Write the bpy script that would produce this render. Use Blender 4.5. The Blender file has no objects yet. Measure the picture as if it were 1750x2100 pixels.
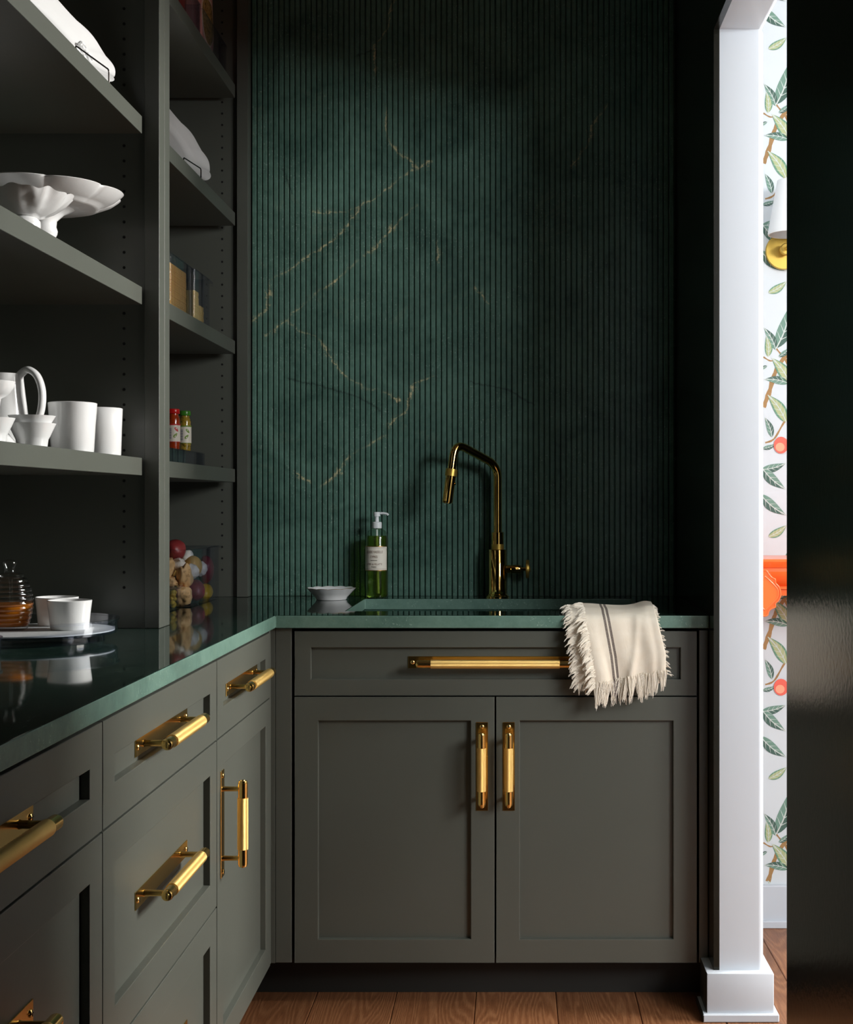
import bpy, bmesh, math, random
from mathutils import Vector, Matrix, noise as mnoise
random.seed(7)
SC = bpy.context.scene
COL = SC.collection
PI = math.pi

# ------------------------------------------------------------------ camera, world, light, exposure
# X to the right, Y away from the camera, Z up, metres; the lens stands 1.178 m above the floor
cam_d = bpy.data.cameras.new('camera')
cam_d.sensor_fit = 'HORIZONTAL'; cam_d.sensor_width = 36.0
cam_d.lens = 36.0*2777.0/1750.0
cam_d.shift_x = -180.0/1750.0
cam_d.shift_y = -19.0/1750.0
cam_d.clip_start = 0.05; cam_d.clip_end = 60
cam = bpy.data.objects.new('camera', cam_d); COL.objects.link(cam)
cam.location = (0, 0, 1.178); cam.rotation_euler = (PI/2, 0, 0)
SC.camera = cam

world = bpy.data.worlds.new('world'); SC.world = world
world.use_nodes = True
world.node_tree.nodes['Background'].inputs[0].default_value = (0.75, 0.85, 1.0, 1)
world.node_tree.nodes['Background'].inputs[1].default_value = 0.3

def area(name, loc, target, sx, sy, power, color=(1, 1, 1), spread=PI):
    l = bpy.data.lights.new(name, 'AREA'); l.shape = 'RECTANGLE'
    l.size = sx; l.size_y = sy; l.energy = power; l.color = color; l.spread = spread
    o = bpy.data.objects.new(name, l); COL.objects.link(o)
    o.location = loc
    d = Vector(target)-Vector(loc)
    o.rotation_euler = d.to_track_quat('-Z', 'Y').to_euler()
    return o
# daylight from the tall windows of the hall beyond the doorway
area('hall_window_light', (2.95, 3.15, 2.22), (-0.5, 2.80, 1.30), 1.05, 0.85, 210, (1.0, 0.98, 0.935))
area('hall_middle_window_light', (2.95, 1.02, 2.17), (-0.6, 3.40, 1.30), 0.6, 0.8, 42, (1.0, 0.985, 0.95))
area('hall_front_window_light', (2.95, 0.30, 2.24), (-0.3, 3.6, 1.20), 1.8, 0.8, 116, (0.97, 0.985, 1.0))
SC.view_settings.view_transform = 'Standard'
SC.view_settings.look = 'None'
SC.view_settings.exposure = 0.17
SC.view_settings.gamma = 1.0
SC.view_settings.use_curve_mapping = False
SC.cycles.max_bounces = 14
SC.cycles.diffuse_bounces = 5
SC.cycles.glossy_bounces = 6
SC.cycles.transmission_bounces = 12
SC.cycles.transparent_max_bounces = 24
SC.cycles.sample_clamp_indirect = 6.0

# ------------------------------------------------------------------ materials
def new_mat(name):
    m = bpy.data.materials.new(name); m.use_nodes = True
    nt = m.node_tree
    b = nt.nodes['Principled BSDF']
    return m, nt, b
def N(nt, typ, **kw):
    n = nt.nodes.new(typ)
    for k, v in kw.items(): setattr(n, k, v)
    return n
def setin(n, **kw):
    for k, v in kw.items():
        n.inputs[k.replace('_', ' ')].default_value = v
def math_node(nt, op, a, b=None, clamp=False):
    n = N(nt, 'ShaderNodeMath', operation=op, use_clamp=clamp)
    for i, v in enumerate((a, b)):
        if v is None: continue
        if hasattr(v, 'links') or hasattr(v, 'is_output'): nt.links.new(v, n.inputs[i])
        else: n.inputs[i].default_value = v
    return n.outputs[0]
def mixc(nt, fac, a, b, mode='MIX'):
    n = N(nt, 'ShaderNodeMix', data_type='RGBA', blend_type=mode)
    for idx, v in ((0, fac), (6, a), (7, b)):
        if hasattr(v, 'is_output'): nt.links.new(v, n.inputs[idx])
        elif idx == 0: n.inputs[0].default_value = v
        else: n.inputs[idx].default_value = (*v, 1)
    return n.outputs[2]
def ramp(nt, fac, stops):
    n = N(nt, 'ShaderNodeValToRGB')
    cr = n.color_ramp
    while len(cr.elements) < len(stops): cr.elements.new(0.5)
    for e, (p, c) in zip(cr.elements, stops):
        e.position = p; e.color = (*c, 1) if len(c) == 3 else c
    nt.links.new(fac, n.inputs[0])
    return n.outputs[0]
def noise_tex(nt, vec, scale, detail=4, rough=0.55, dist=0.0):
    n = N(nt, 'ShaderNodeTexNoise'); setin(n, Scale=scale, Detail=detail, Roughness=rough, Distortion=dist)
    if vec is not None: nt.links.new(vec, n.inputs['Vector'])
    return n.outputs['Fac']
def pos(nt):
    return N(nt, 'ShaderNodeNewGeometry').outputs['Position']
def objco(nt):
    return N(nt, 'ShaderNodeTexCoord').outputs['Object']
def bump(nt, b, height, strength, dist):
    n = N(nt, 'ShaderNodeBump'); setin(n, Strength=strength, Distance=dist)
    nt.links.new(height, n.inputs['Height']); nt.links.new(n.outputs[0], b.inputs['Normal'])
def plain(name, col, rough=0.5, metal=0.0, bumps=None, var=0.0, spec=0.5, coat=0.0, alpha=None):
    m, nt, b = new_mat(name)
    b.inputs['Base Color'].default_value = (*col, 1)
    b.inputs['Roughness'].default_value = rough
    b.inputs['Metallic'].default_value = metal
    b.inputs['Specular IOR Level'].default_value = spec
    b.inputs['Coat Weight'].default_value = coat
    if var:
        f = noise_tex(nt, pos(nt), 9, 4)
        c = mixc(nt, f, tuple(x*(1-var) for x in col), tuple(min(1, x*(1+var)) for x in col))
        nt.links.new(c, b.inputs['Base Color'])
    if bumps:
        h = noise_tex(nt, pos(nt), bumps[0], 3)
        bump(nt, b, h, bumps[1], bumps[2])
    return m

M = {}
M['cabinet'] = plain('cabinet_paint', (0.099, 0.106, 0.090), 0.34, bumps=(160, 0.05, 0.001), var=0.03)
M['shelf_inside'] = M['cabinet']
M['dark_wall'] = plain('dark_gloss_paint', (0.011, 0.0115, 0.008), 0.20, bumps=(90, 0.16, 0.002), spec=0.27)
M['dark_trim'] = plain('dark_paint', (0.030, 0.032, 0.026), 0.4)
M['white_paint'] = plain('white_trim_paint', (0.545, 0.59, 0.645), 0.42, bumps=(60, 0.03, 0.001))
M['plaster'] = plain('warm_grey_plaster', (0.40, 0.40, 0.395), 0.7)
M['paper'] = plain('wallpaper_ground', (0.60, 0.645, 0.675), 0.65, bumps=(240, 0.03, 0.0006))
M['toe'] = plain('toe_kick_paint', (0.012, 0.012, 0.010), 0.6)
M['black'] = plain('black_hole', (0.004, 0.004, 0.004), 0.8)
M['ceramic'] = plain('white_glaze', (0.82, 0.825, 0.825), 0.16, bumps=(34, 0.10, 0.004), coat=0.25)
M['porcelain'] = plain('white_porcelain', (0.80, 0.81, 0.81), 0.12)
M['gold_line'] = plain('gilt_edge', (0.55, 0.33, 0.12), 0.3, 1.0)
M['wire'] = plain('dark_wire', (0.05, 0.045, 0.042), 0.25, 0.9)
M['white_disc'] = plain('white_mat', (0.66, 0.67, 0.66), 0.5, bumps=(500, 0.3, 0.001))
M['orange'] = plain('orange_lacquer', (0.80, 0.135, 0.022), 0.28, bumps=(30, 0.08, 0.002), coat=0.3)
M['red_lid'] = plain('red_enamel', (0.60, 0.012, 0.012), 0.25)
M['green_lid'] = plain('green_enamel', (0.05, 0.22, 0.02), 0.25)
M['label'] = plain('label_paper', (0.80, 0.76, 0.66), 0.5)
M['ink_red'] = plain('ink_red', (0.55, 0.02, 0.02), 0.5)
M['ink_green'] = plain('ink_green', (0.16, 0.27, 0.02), 0.5)
M['ink_grey'] = plain('ink_grey', (0.16, 0.16, 0.26), 0.5)
M['ink_dark'] = plain('ink_dark', (0.07, 0.05, 0.035), 0.5)
M['ink_brown'] = plain('ink_brown', (0.18, 0.09, 0.05), 0.5)
M['leaf_dark'] = plain('print_leaf_dark', (0.055, 0.115, 0.090), 0.65)
M['leaf_mid'] = plain('print_leaf_mid', (0.15, 0.27, 0.21), 0.65)
M['leaf_pale'] = plain('print_leaf_pale', (0.40, 0.44, 0.23), 0.65)
M['leaf_edge'] = plain('print_leaf_edge', (0.12, 0.27, 0.17), 0.65)
M['leaf_vein'] = plain('print_leaf_vein', (0.55, 0.60, 0.57), 0.65)
M['twig'] = plain('print_twig', (0.34, 0.19, 0.07), 0.65, var=0.35)
M['peach'] = plain('print_peach', (0.80, 0.13, 0.09), 0.65)
M['peach_hi'] = plain('print_peach_pale', (0.86, 0.36, 0.22), 0.65)
M['shade'] = plain('lamp_shade_glass', (0.66, 0.66, 0.65), 0.35)
M['satin_brass'] = plain('satin_brass', (0.58, 0.39, 0.085), 0.38, 0.85)
M['polished_brass'] = plain('polished_brass', (0.83, 0.55, 0.16), 0.07, 1.0)
M['pump'] = plain('frosted_plastic', (0.78, 0.82, 0.84), 0.35)

def brass(name, knurl):
    m, nt, b = new_mat(name)
    b.inputs['Metallic'].default_value = 1.0
    co = objco(nt)
    f = noise_tex(nt, co, 14, 3)
    c = mixc(nt, f, (0.88, 0.56, 0.155), (0.98, 0.70, 0.27))
    nt.links.new(c, b.inputs['Base Color'])
    b.inputs['Roughness'].default_value = 0.40 if knurl else 0.20
    if knurl:
        # fine diamond knurl: two crossed sets of cuts along and around the bar
        sx = N(nt, 'ShaderNodeSeparateXYZ'); nt.links.new(co, sx.inputs[0])
        ang = math_node(nt, 'ARCTAN2', sx.outputs['Y'], sx.outputs['Z'])
        u = math_node(nt, 'MULTIPLY', sx.outputs['X'], 2*PI/0.0016)
        v = math_node(nt, 'MULTIPLY', ang, 36.0)
        a = math_node(nt, 'SINE', math_node(nt, 'ADD', u, v))
        d = math_node(nt, 'SINE', math_node(nt, 'SUBTRACT', u, v))
        h = math_node(nt, 'MAXIMUM', a, d)
        bump(nt, b, h, 0.55, 0.0004)
    return m
M['brass'] = brass('brass', False)
M['knurl'] = brass('knurled_brass', True)

def wood():
    m, nt, b = new_mat('oak_plank')
    oi = N(nt, 'ShaderNodeObjectInfo')
    p = pos(nt)
    off = N(nt, 'ShaderNodeVectorMath', operation='SCALE'); off.inputs[0].default_value = (3.1, 7.3, 0)
    nt.links.new(oi.outputs['Random'], off.inputs['Scale'])
    add = N(nt, 'ShaderNodeVectorMath', operation='ADD'); nt.links.new(p, add.inputs[0]); nt.links.new(off.outputs[0], add.inputs[1])
    mp = N(nt, 'ShaderNodeMapping'); mp.inputs['Scale'].default_value = (8.0, 0.9, 1.0)
    nt.links.new(add.outputs[0], mp.inputs[0])
    low = noise_tex(nt, mp.outputs[0], 1.0, 2, 0.45, 0.3)
    sx = N(nt, 'ShaderNodeSeparateXYZ'); nt.links.new(add.outputs[0], sx.inputs[0])
    band = math_node(nt, 'SINE', math_node(nt, 'ADD', math_node(nt, 'MULTIPLY', low, 170.0), math_node(nt, 'MULTIPLY', sx.outputs['X'], 420.0)))
    ring = math_node(nt, 'ADD', math_node(nt, 'MULTIPLY', band, 0.5), 0.5)
    mp2 = N(nt, 'ShaderNodeMapping'); mp2.inputs['Scale'].default_value = (170.0, 9.0, 1.0)
    nt.links.new(add.outputs[0], mp2.inputs[0])
    f = noise_tex(nt, mp2.outputs[0], 2.0, 5, 0.65)
    mix_ = math_node(nt, 'ADD', math_node(nt, 'MULTIPLY', math_node(nt, 'POWER', ring, 1.6), 0.20), math_node(nt, 'MULTIPLY', f, 0.80))
    c = ramp(nt, mix_, [(0.18, (0.120, 0.043, 0.017)), (0.45, (0.195, 0.076, 0.030)), (0.85, (0.34, 0.160, 0.072))])
    hs = N(nt, 'ShaderNodeHueSaturation'); nt.links.new(c, hs.inputs['Color'])
    v = math_node(nt, 'ADD', math_node(nt, 'MULTIPLY', oi.outputs['Random'], 0.35), 0.85)
    nt.links.new(v, hs.inputs['Value'])
    nt.links.new(hs.outputs[0], b.inputs['Base Color'])
    b.inputs['Roughness'].default_value = 0.42
    bump(nt, b, math_node(nt, 'ADD', math_node(nt, 'MULTIPLY', ring, 0.5), f), 0.18, 0.0015)
    return m
M['wood'] = wood()

def marble(name, rough, veins=None, base=((0.032, 0.082, 0.064), (0.140, 0.272, 0.215)), noise_veins=True):
    m, nt, b = new_mat(name)
    p = pos(nt)
    n1 = noise_tex(nt, p, 5.0, 8, 0.62, 1.1)
    n2 = noise_tex(nt, p, 48.0, 7, 0.75)
    f = math_node(nt, 'ADD', math_node(nt, 'MULTIPLY', n1, 0.55), math_node(nt, 'MULTIPLY', n2, 0.48))
    c = ramp(nt, f, [(0.34, base[0]), (0.52, tuple((a+d)/2 for a, d in zip(*base))), (0.72, base[1])])
    # pale mineral flecks
    n3 = noise_tex(nt, p, 210.0, 2, 0.5)
    n4 = noise_tex(nt, p, 7.0, 3, 0.6)
    fl = math_node(nt, 'MULTIPLY', math_node(nt, 'GREATER_THAN', n3, 0.66), math_node(nt, 'GREATER_THAN', n4, 0.52))
    c = mixc(nt, math_node(nt, 'MULTIPLY', fl, 0.45), c, (0.42, 0.55, 0.47))
    # dark clouds
    n5 = noise_tex(nt, p, 3.2, 6, 0.6, 0.6)
    dk = math_node(nt, 'MULTIPLY', math_node(nt, 'SUBTRACT', n5, 0.55, True), 4.0, True)
    c = mixc(nt, math_node(nt, 'MULTIPLY', dk, 0.5), c, (0.016, 0.036, 0.032))
    if noise_veins:
        a = noise_tex(nt, p, 2.4, 7, 0.55, 1.4)
        r = math_node(nt, 'ABSOLUTE', math_node(nt, 'SUBTRACT', a, 0.5))
        vm = math_node(nt, 'LESS_THAN', r, 0.0035)
        k = math_node(nt, 'GREATER_THAN', noise_tex(nt, p, 9.0, 4), 0.52)
        c = mixc(nt, math_node(nt, 'MULTIPLY', math_node(nt, 'MULTIPLY', vm, k), 0.22), c, (0.20, 0.27, 0.19))
    if veins:
        # mineral veins run as drawn polylines in the slab, roughened by noise
        nv = N(nt, 'ShaderNodeTexNoise'); setin(nv, Scale=20.0, Detail=8.0, Roughness=0.78); nt.links.new(p, nv.inputs['Vector'])
        sub = N(nt, 'ShaderNodeVectorMath', operation='SUBTRACT'); nt.links.new(nv.outputs['Color'], sub.inputs[0]); sub.inputs[1].default_value = (0.5, 0.5, 0.5)
        sc = N(nt, 'ShaderNodeVectorMath', operation='SCALE'); nt.links.new(sub.outputs[0], sc.inputs[0]); sc.inputs['Scale'].default_value = 0.050
        ad = N(nt, 'ShaderNodeVectorMath', operation='ADD'); nt.links.new(p, ad.inputs[0]); nt.links.new(sc.outputs[0], ad.inputs[1])
        fl2 = N(nt, 'ShaderNodeVectorMath', operation='MULTIPLY'); nt.links.new(ad.outputs[0], fl2.inputs[0]); fl2.inputs[1].default_value = (1, 0, 1)
        P = fl2.outputs[0]
        def dist_to(lines):
            cur = None
            for ln in lines:
                for (x0, z0), (x1, z1) in zip(ln[:-1], ln[1:]):
                    A = Vector((x0, 0, z0)); D = Vector((x1-x0, 0, z1-z0)); L2 = max(D.length_squared, 1e-9)
                    s1 = N(nt, 'ShaderNodeVectorMath', operation='SUBTRACT'); nt.links.new(P, s1.inputs[0]); s1.inputs[1].default_value = A
                    dt = N(nt, 'ShaderNodeVectorMath', operation='DOT_PRODUCT'); nt.links.new(s1.outputs[0], dt.inputs[0]); dt.inputs[1].default_value = D/L2
                    t = math_node(nt, 'ADD', dt.outputs['Value'], 0.0, True)
                    s2 = N(nt, 'ShaderNodeVectorMath', operation='SCALE'); s2.inputs[0].default_value = D; nt.links.new(t, s2.inputs['Scale'])
                    ds = N(nt, 'ShaderNodeVectorMath', operation='DISTANCE'); nt.links.new(s1.outputs[0], ds.inputs[0]); nt.links.new(s2.outputs[0], ds.inputs[1])
                    cur = ds.outputs['Value'] if cur is None else math_node(nt, 'MINIMUM', cur, ds.outputs['Value'])
            return cur
        gold, dark = veins
        dg = dist_to(gold)
        breakup = noise_tex(nt, p, 85.0, 4, 0.7)
        patch = noise_tex(nt, p, 11.0, 3, 0.6)
        core = math_node(nt, 'SUBTRACT', 1.0, math_node(nt, 'MULTIPLY', dg, 300.0), True)
        core = math_node(nt, 'MULTIPLY', core, math_node(nt, 'MULTIPLY', math_node(nt, 'SUBTRACT', patch, 0.34, True), 5.0, True))
        core = math_node(nt, 'MULTIPLY', core, math_node(nt, 'MULTIPLY', math_node(nt, 'SUBTRACT', breakup, 0.40, True), 8.0, True))
        halo = math_node(nt, 'SUBTRACT', 1.0, math_node(nt, 'MULTIPLY', dg, 75.0), True)
        halo = math_node(nt, 'MULTIPLY', halo, math_node(nt, 'GREATER_THAN', breakup, 0.58))
        halo = math_node(nt, 'MULTIPLY', halo, math_node(nt, 'MULTIPLY', math_node(nt, 'SUBTRACT', patch, 0.46, True), 6.0, True))
        g = math_node(nt, 'MAXIMUM', math_node(nt, 'MULTIPLY', core, 0.85), math_node(nt, 'MULTIPLY', halo, 0.85))
        c = mixc(nt, g, c, (0.75, 0.64, 0.36))
        dd = dist_to(dark)
        dcore = math_node(nt, 'SUBTRACT', 1.0, math_node(nt, 'MULTIPLY', dd, 260.0), True)
        c = mixc(nt, math_node(nt, 'MULTIPLY', dcore, 0.75), c, (0.008, 0.016, 0.014))
    nt.links.new(c, b.inputs['Base Color'])
    b.inputs['Roughness'].default_value = rough
    return m
def wv(pts):   # where a vein of the slab lies on the wall plane
    return [((x-1055)/722.0, 1.178-(y-1031)/722.0) for x, y in pts]
GOLD = [wv(l) for l in [
    [(808, 0), (797, 60), (770, 98), (774, 160)],
    [(792, 215), (795, 288), (815, 312), (860, 345), (888, 333)],
    [(850, 345), (790, 395), (738, 428), (695, 441), (640, 437)],
    [(742, 428), (692, 490), (560, 580), (545, 640), (515, 662)],
    [(855, 420), (770, 510), (708, 560), (630, 622), (590, 655)],
    [(550, 690), (590, 655), (612, 676), (650, 690), (682, 735), (712, 775), (748, 796), (785, 806), (820, 820)],
    [(888, 772), (852, 790), (830, 845), (800, 872)],
    [(790, 895), (755, 915), (720, 935), (692, 970), (660, 1000)],
    [(610, 970), (640, 990)],
    [(895, 497), (900, 535)], [(975, 596), (1002, 625)],
    [(1245, 215), (1215, 265), (1208, 300), (1170, 345)],
]]
DARKV = [wv(l) for l in [
    [(590, 775), (680, 796), (740, 815), (782, 842)],
    [(580, 350), (602, 400)],
    [(965, 785), (1045, 800), (1100, 832)],
    [(735, 118), (765, 108)],
]]
M['marble_wall'] = marble('honed_green_marble', 0.38, (GOLD, DARKV))
M['marble_top'] = marble('polished_green_marble', 0.045, None, ((0.008, 0.024, 0.018), (0.022, 0.048, 0.037)))  # worktop stone, darkened so the top's dimmer light sits in its colour
M['marble_edge'] = marble('lit_marble_edge', 0.32, None, ((0.085, 0.170, 0.138), (0.190, 0.315, 0.258)))  # same stone made paler: light falling on the edges painted into colour
M['marble_sink'] = marble('sink_green_marble', 0.25, None, ((0.018, 0.048, 0.038), (0.048, 0.100, 0.080)))

def clear(name, tint, edge=(0.35, 0.45, 0.8), rough=0.02, facing=0.25):
    # thin clear sheet: passes light straight through and mirrors by Fresnel
    m, nt, b = new_mat(name)
    nt.nodes.remove(b)
    out = nt.nodes['Material Output']
    fr = N(nt, 'ShaderNodeFresnel')
    bf = N(nt, 'ShaderNodeNewGeometry').outputs['Backfacing']
    nt.links.new(math_node(nt, 'SUBTRACT', 1.5, math_node(nt, 'MULTIPLY', bf, 1.5-1/1.5)), fr.inputs['IOR'])
    tr = N(nt, 'ShaderNodeBsdfTransparent')
    lw = N(nt, 'ShaderNodeLayerWeight'); lw.inputs['Blend'].default_value = facing
    tc = mixc(nt, lw.outputs['Facing'], tint, tuple(t*e for t, e in zip(tint, edge)))
    nt.links.new(tc, tr.inputs['Color'])
    gl = N(nt, 'ShaderNodeBsdfGlossy'); gl.inputs['Roughness'].default_value = rough
    mx = N(nt, 'ShaderNodeMixShader')
    nt.links.new(fr.outputs[0], mx.inputs[0]); nt.links.new(tr.outputs[0], mx.inputs[1]); nt.links.new(gl.outputs[0], mx.inputs[2])
    nt.links.new(mx.outputs[0], out.inputs[0])
    return m
M['acrylic'] = clear('clear_acrylic', (0.965, 0.975, 0.985), (0.62, 0.70, 0.95), facing=0.14)
M['jar_glass'] = clear('clear_glass', (0.97, 0.975, 0.97), (0.75, 0.77, 0.79), facing=0.3)
M['bottle_plastic'] = clear('bottle_plastic', (0.93, 0.96, 0.92), (0.6, 0.7, 0.6), facing=0.35)
def glassy(name, col, rough=0.03, trans=0.85, ior=1.45):
    m, nt, b = new_mat(name)
    b.inputs['Base Color'].default_value = (*col, 1)
    b.inputs['Roughness'].default_value = rough
    b.inputs['Transmission Weight'].default_value = trans
    b.inputs['IOR'].default_value = ior
    return m
M['honey'] = glassy('honey', (0.72, 0.22, 0.014), 0.08, 0.50, 1.48)
M['soap'] = glassy('green_soap', (0.36, 0.50, 0.07), 0.03, 0.96, 1.36)
M['glass'] = glassy('solid_glass', (0.97, 0.98, 0.98), 0.0, 1.0, 1.5)
def spotted(name, a, bcol, scale, thr, rough=0.5, bmp=0.3):
    m, nt, b = new_mat(name)
    co = objco(nt)
    f = noise_tex(nt, co, scale, 5, 0.6)
    c = ramp(nt, f, [(max(0, thr-0.10), bcol), (thr+0.02, a), (1.0, tuple(min(1, x*1.25) for x in a))])
    nt.links.new(c, b.inputs['Base Color'])
    b.inputs['Roughness'].default_value = rough
    bump(nt, b, f, bmp, 0.002)
    return m
M['red_potato'] = spotted('red_potato_skin', (0.29, 0.035, 0.036), (0.15, 0.018, 0.02), 45, 0.40, 0.38)
M['purple_potato'] = spotted('purple_potato_skin', (0.28, 0.035, 0.058), (0.10, 0.012, 0.02), 45, 0.40, 0.38)
M['yellow_potato'] = spotted('yellow_potato_skin', (0.72, 0.42, 0.11), (0.40, 0.21, 0.05), 50, 0.36, 0.5)
M['ginger'] = spotted('root_skin', (0.86, 0.54, 0.25), (0.34, 0.16, 0.06), 55, 0.40, 0.55, 0.5)
M['garlic'] = spotted('garlic_skin', (0.90, 0.83, 0.73), (0.74, 0.60, 0.50), 20, 0.38, 0.5)
M['garlic_root'] = plain('garlic_root', (0.80, 0.62, 0.32), 0.8)
M['lemon'] = spotted('lemon_skin', (0.88, 0.55, 0.04), (0.55, 0.30, 0.02), 60, 0.38, 0.35)
M['sauce_red'] = spotted('red_sauce', (0.42, 0.045, 0.006), (0.16, 0.012, 0.002), 130, 0.42, 0.2, 0.1)
M['sauce_green'] = spotted('green_pesto', (0.42, 0.28, 0.035), (0.12, 0.085, 0.006), 160, 0.47, 0.2, 0.1)
M['wafer'] = spotted('baked_wafer', (0.95, 0.52, 0.09), (0.80, 0.34, 0.04), 70, 0.42, 0.6)
M['wafer_pale'] = spotted('pale_wafer', (0.80, 0.56, 0.16), (0.68, 0.34, 0.06), 60, 0.42, 0.6)
M['cellophane'] = clear('cellophane', (0.96, 0.93, 0.88), (0.9, 0.8, 0.7), rough=0.08)

def linen():
    m, nt, b = new_mat('natural_linen')
    uv = N(nt, 'ShaderNodeUVMap')
    sx = N(nt, 'ShaderNodeSeparateXYZ'); nt.links.new(uv.outputs[0], sx.inputs[0])
    u, v = sx.outputs['X'], sx.outputs['Y']     # metres across and along the cloth
    wa = math_node(nt, 'SINE', math_node(nt, 'MULTIPLY', u, 2*PI/0.0016))
    wb = math_node(nt, 'SINE', math_node(nt, 'MULTIPLY', v, 2*PI/0.0016))
    f = noise_tex(nt, uv.outputs[0], 42, 4, 0.6)
    c = mixc(nt, f, (0.90, 0.80, 0.64), (0.96, 0.90, 0.78))
    # two woven dark stripes
    sr = noise_tex(nt, uv.outputs[0], 420, 2)
    def stripe(c0, w):
        return math_node(nt, 'LESS_THAN', math_node(nt, 'ABSOLUTE', math_node(nt, 'SUBTRACT', u, c0)), w)
    st = math_node(nt, 'MAXIMUM', stripe(0.0505, 0.0030), stripe(0.0605, 0.0030))
    st = math_node(nt, 'MULTIPLY', st, math_node(nt, 'ADD', math_node(nt, 'MULTIPLY', sr, 0.6), 0.5, True))
    c = mixc(nt, st, c, (0.070, 0.045, 0.045))
    nt.links.new(c, b.inputs['Base Color'])
    b.inputs['Roughness'].default_value = 0.9
    b.inputs['Specular IOR Level'].default_value = 0.15
    mp = N(nt, 'ShaderNodeMapping'); mp.inputs['Rotation'].default_value = (0, 0, 0.55); mp.inputs['Scale'].default_value = (34.0, 9.0, 1.0)
    nt.links.new(uv.outputs[0], mp.inputs[0])
    cr = noise_tex(nt, mp.outputs[0], 1.0, 5, 0.62, 0.8)
    h = math_node(nt, 'ADD', math_node(nt, 'MULTIPLY', wa, wb), math_node(nt, 'ADD', math_node(nt, 'MULTIPLY', f, 3.0), math_node(nt, 'MULTIPLY', cr, 9.0)))
    bump(nt, b, h, 0.32, 0.0011)
    return m
M['linen'] = linen()
M['thread'] = plain('linen_thread', (0.95, 0.89, 0.78), 0.9, spec=0.1)
M['thread_dark'] = plain('dark_thread', (0.09, 0.06, 0.06), 0.9, spec=0.1)

# ------------------------------------------------------------------ mesh helpers
def link(name, bm, mats, parent=None, smooth=False, loc=None, angle=None):
    me = bpy.data.meshes.new(name)
    bmesh.ops.recalc_face_normals(bm, faces=bm.faces)
    bm.to_mesh(me); bm.free()
    for m in (mats if isinstance(mats, (list, tuple)) else [mats]): me.materials.append(M[m])
    o = bpy.data.objects.new(name, me); COL.objects.link(o)
    if smooth:
        me.polygons.foreach_set('use_smooth', [True]*len(me.polygons))
        me.set_sharp_from_angle(angle=math.radians(angle or 38))
    if loc: o.location = loc
    if parent: o.parent = parent; o.matrix_parent_inverse = parent.matrix_world.inverted() if False else Matrix.Translation(-Vector(parent.location))
    return o
def thing(name, label, cat, loc=(0, 0, 0), group=None):
    o = bpy.data.objects.new(name, None); COL.objects.link(o)
    o.location = loc; o.empty_display_size = 0.05
    o['label'] = label; o['category'] = cat
    if group: o['group'] = group
    return o
def tag(o, label, cat, group=None):
    o['label'] = label; o['category'] = cat
    if group: o['group'] = group
    return o
def struct(o, label=None):
    o['kind'] = 'structure'
    if label: o['label'] = label; o['category'] = o.name.split('_')[0]
    return o
def BM(): return bmesh.new()
def box(bm, x0, x1, y0, y1, z0, z1, mat=0, bev=0.0, seg=1):
    vs = [bm.verts.new((x, y, z)) for x in (x0, x1) for y in (y0, y1) for z in (z0, z1)]
    q = [(0, 1, 3, 2), (4, 6, 7, 5), (0, 4, 5, 1), (2, 3, 7, 6), (0, 2, 6, 4), (1, 5, 7, 3)]
    fs = [bm.faces.new([vs[i] for i in f]) for f in q]
    for f in fs: f.material_index = mat
    if bev:
        es = list({e for f in fs for e in f.edges})
        r = bmesh.ops.bevel(bm, geom=es, offset=bev, segments=seg, affect='EDGES', profile=0.5)
        for f in r['faces']: f.material_index = mat
    return vs
def lathe(bm, prof, c=(0, 0, 0), seg=48, mat=0, axis='Z', mod=None, close=False):
    rings = []
    for i, (r, z) in enumerate(prof):
        ring = []
        for k in range(seg):
            a = 2*PI*k/seg
            rr = r*(mod(a, i, r, z) if mod else 1.0)
            p = (rr*math.cos(a), rr*math.sin(a), z)
            if axis == 'X': p = (p[2], p[0], p[1])
            elif axis == 'Y': p = (p[0], p[2], p[1])
            ring.append(bm.verts.new((p[0]+c[0], p[1]+c[1], p[2]+c[2])))
        rings.append(ring)
    n = len(rings)
    for i in range(n if close else n-1):
        a, b2 = rings[i], rings[(i+1) % n]
        for k in range(seg):
            f = bm.faces.new((a[k], a[(k+1) % seg], b2[(k+1) % seg], b2[k])); f.material_index = mat
    if not close:
        for ring in (rings[0], rings[-1]):
            if prof[rings.index(ring)][0] > 1e-6:
                f = bm.faces.new(ring); f.material_index = mat
    return rings
def smooth_path(pts, n=6, closed=False):
    out = []
    P = [Vector(p) for p in pts]
    for i in range(len(P)-1):
        p0 = P[max(i-1, 0)]; p1 = P[i]; p2 = P[i+1]; p3 = P[min(i+2, len(P)-1)]
        for k in range(n):
            t = k/n
            out.append(0.5*((2*p1)+(-p0+p2)*t+(2*p0-5*p1+4*p2-p3)*t*t+(-p0+3*p1-3*p2+p3)*t**3))
    out.append(P[-1])
    return out
def fillet(pts, rad, n=8):
    P = [Vector(p) for p in pts]; out = [P[0]]
    for i in range(1, len(P)-1):
        a = (P[i-1]-P[i]); b2 = (P[i+1]-P[i])
        r = rad if not isinstance(rad, (list, tuple)) else rad[i-1]
        ang = a.angle(b2); d = min(r/math.tan(ang/2), a.length*0.49, b2.length*0.49)
        p, q = P[i]+a.normalized()*d, P[i]+b2.normalized()*d
        for k in range(n+1):
            t = k/n
            out.append((1-t)**2*p+2*t*(1-t)*P[i]+t*t*q)
    out.append(P[-1])
    return out
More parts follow.
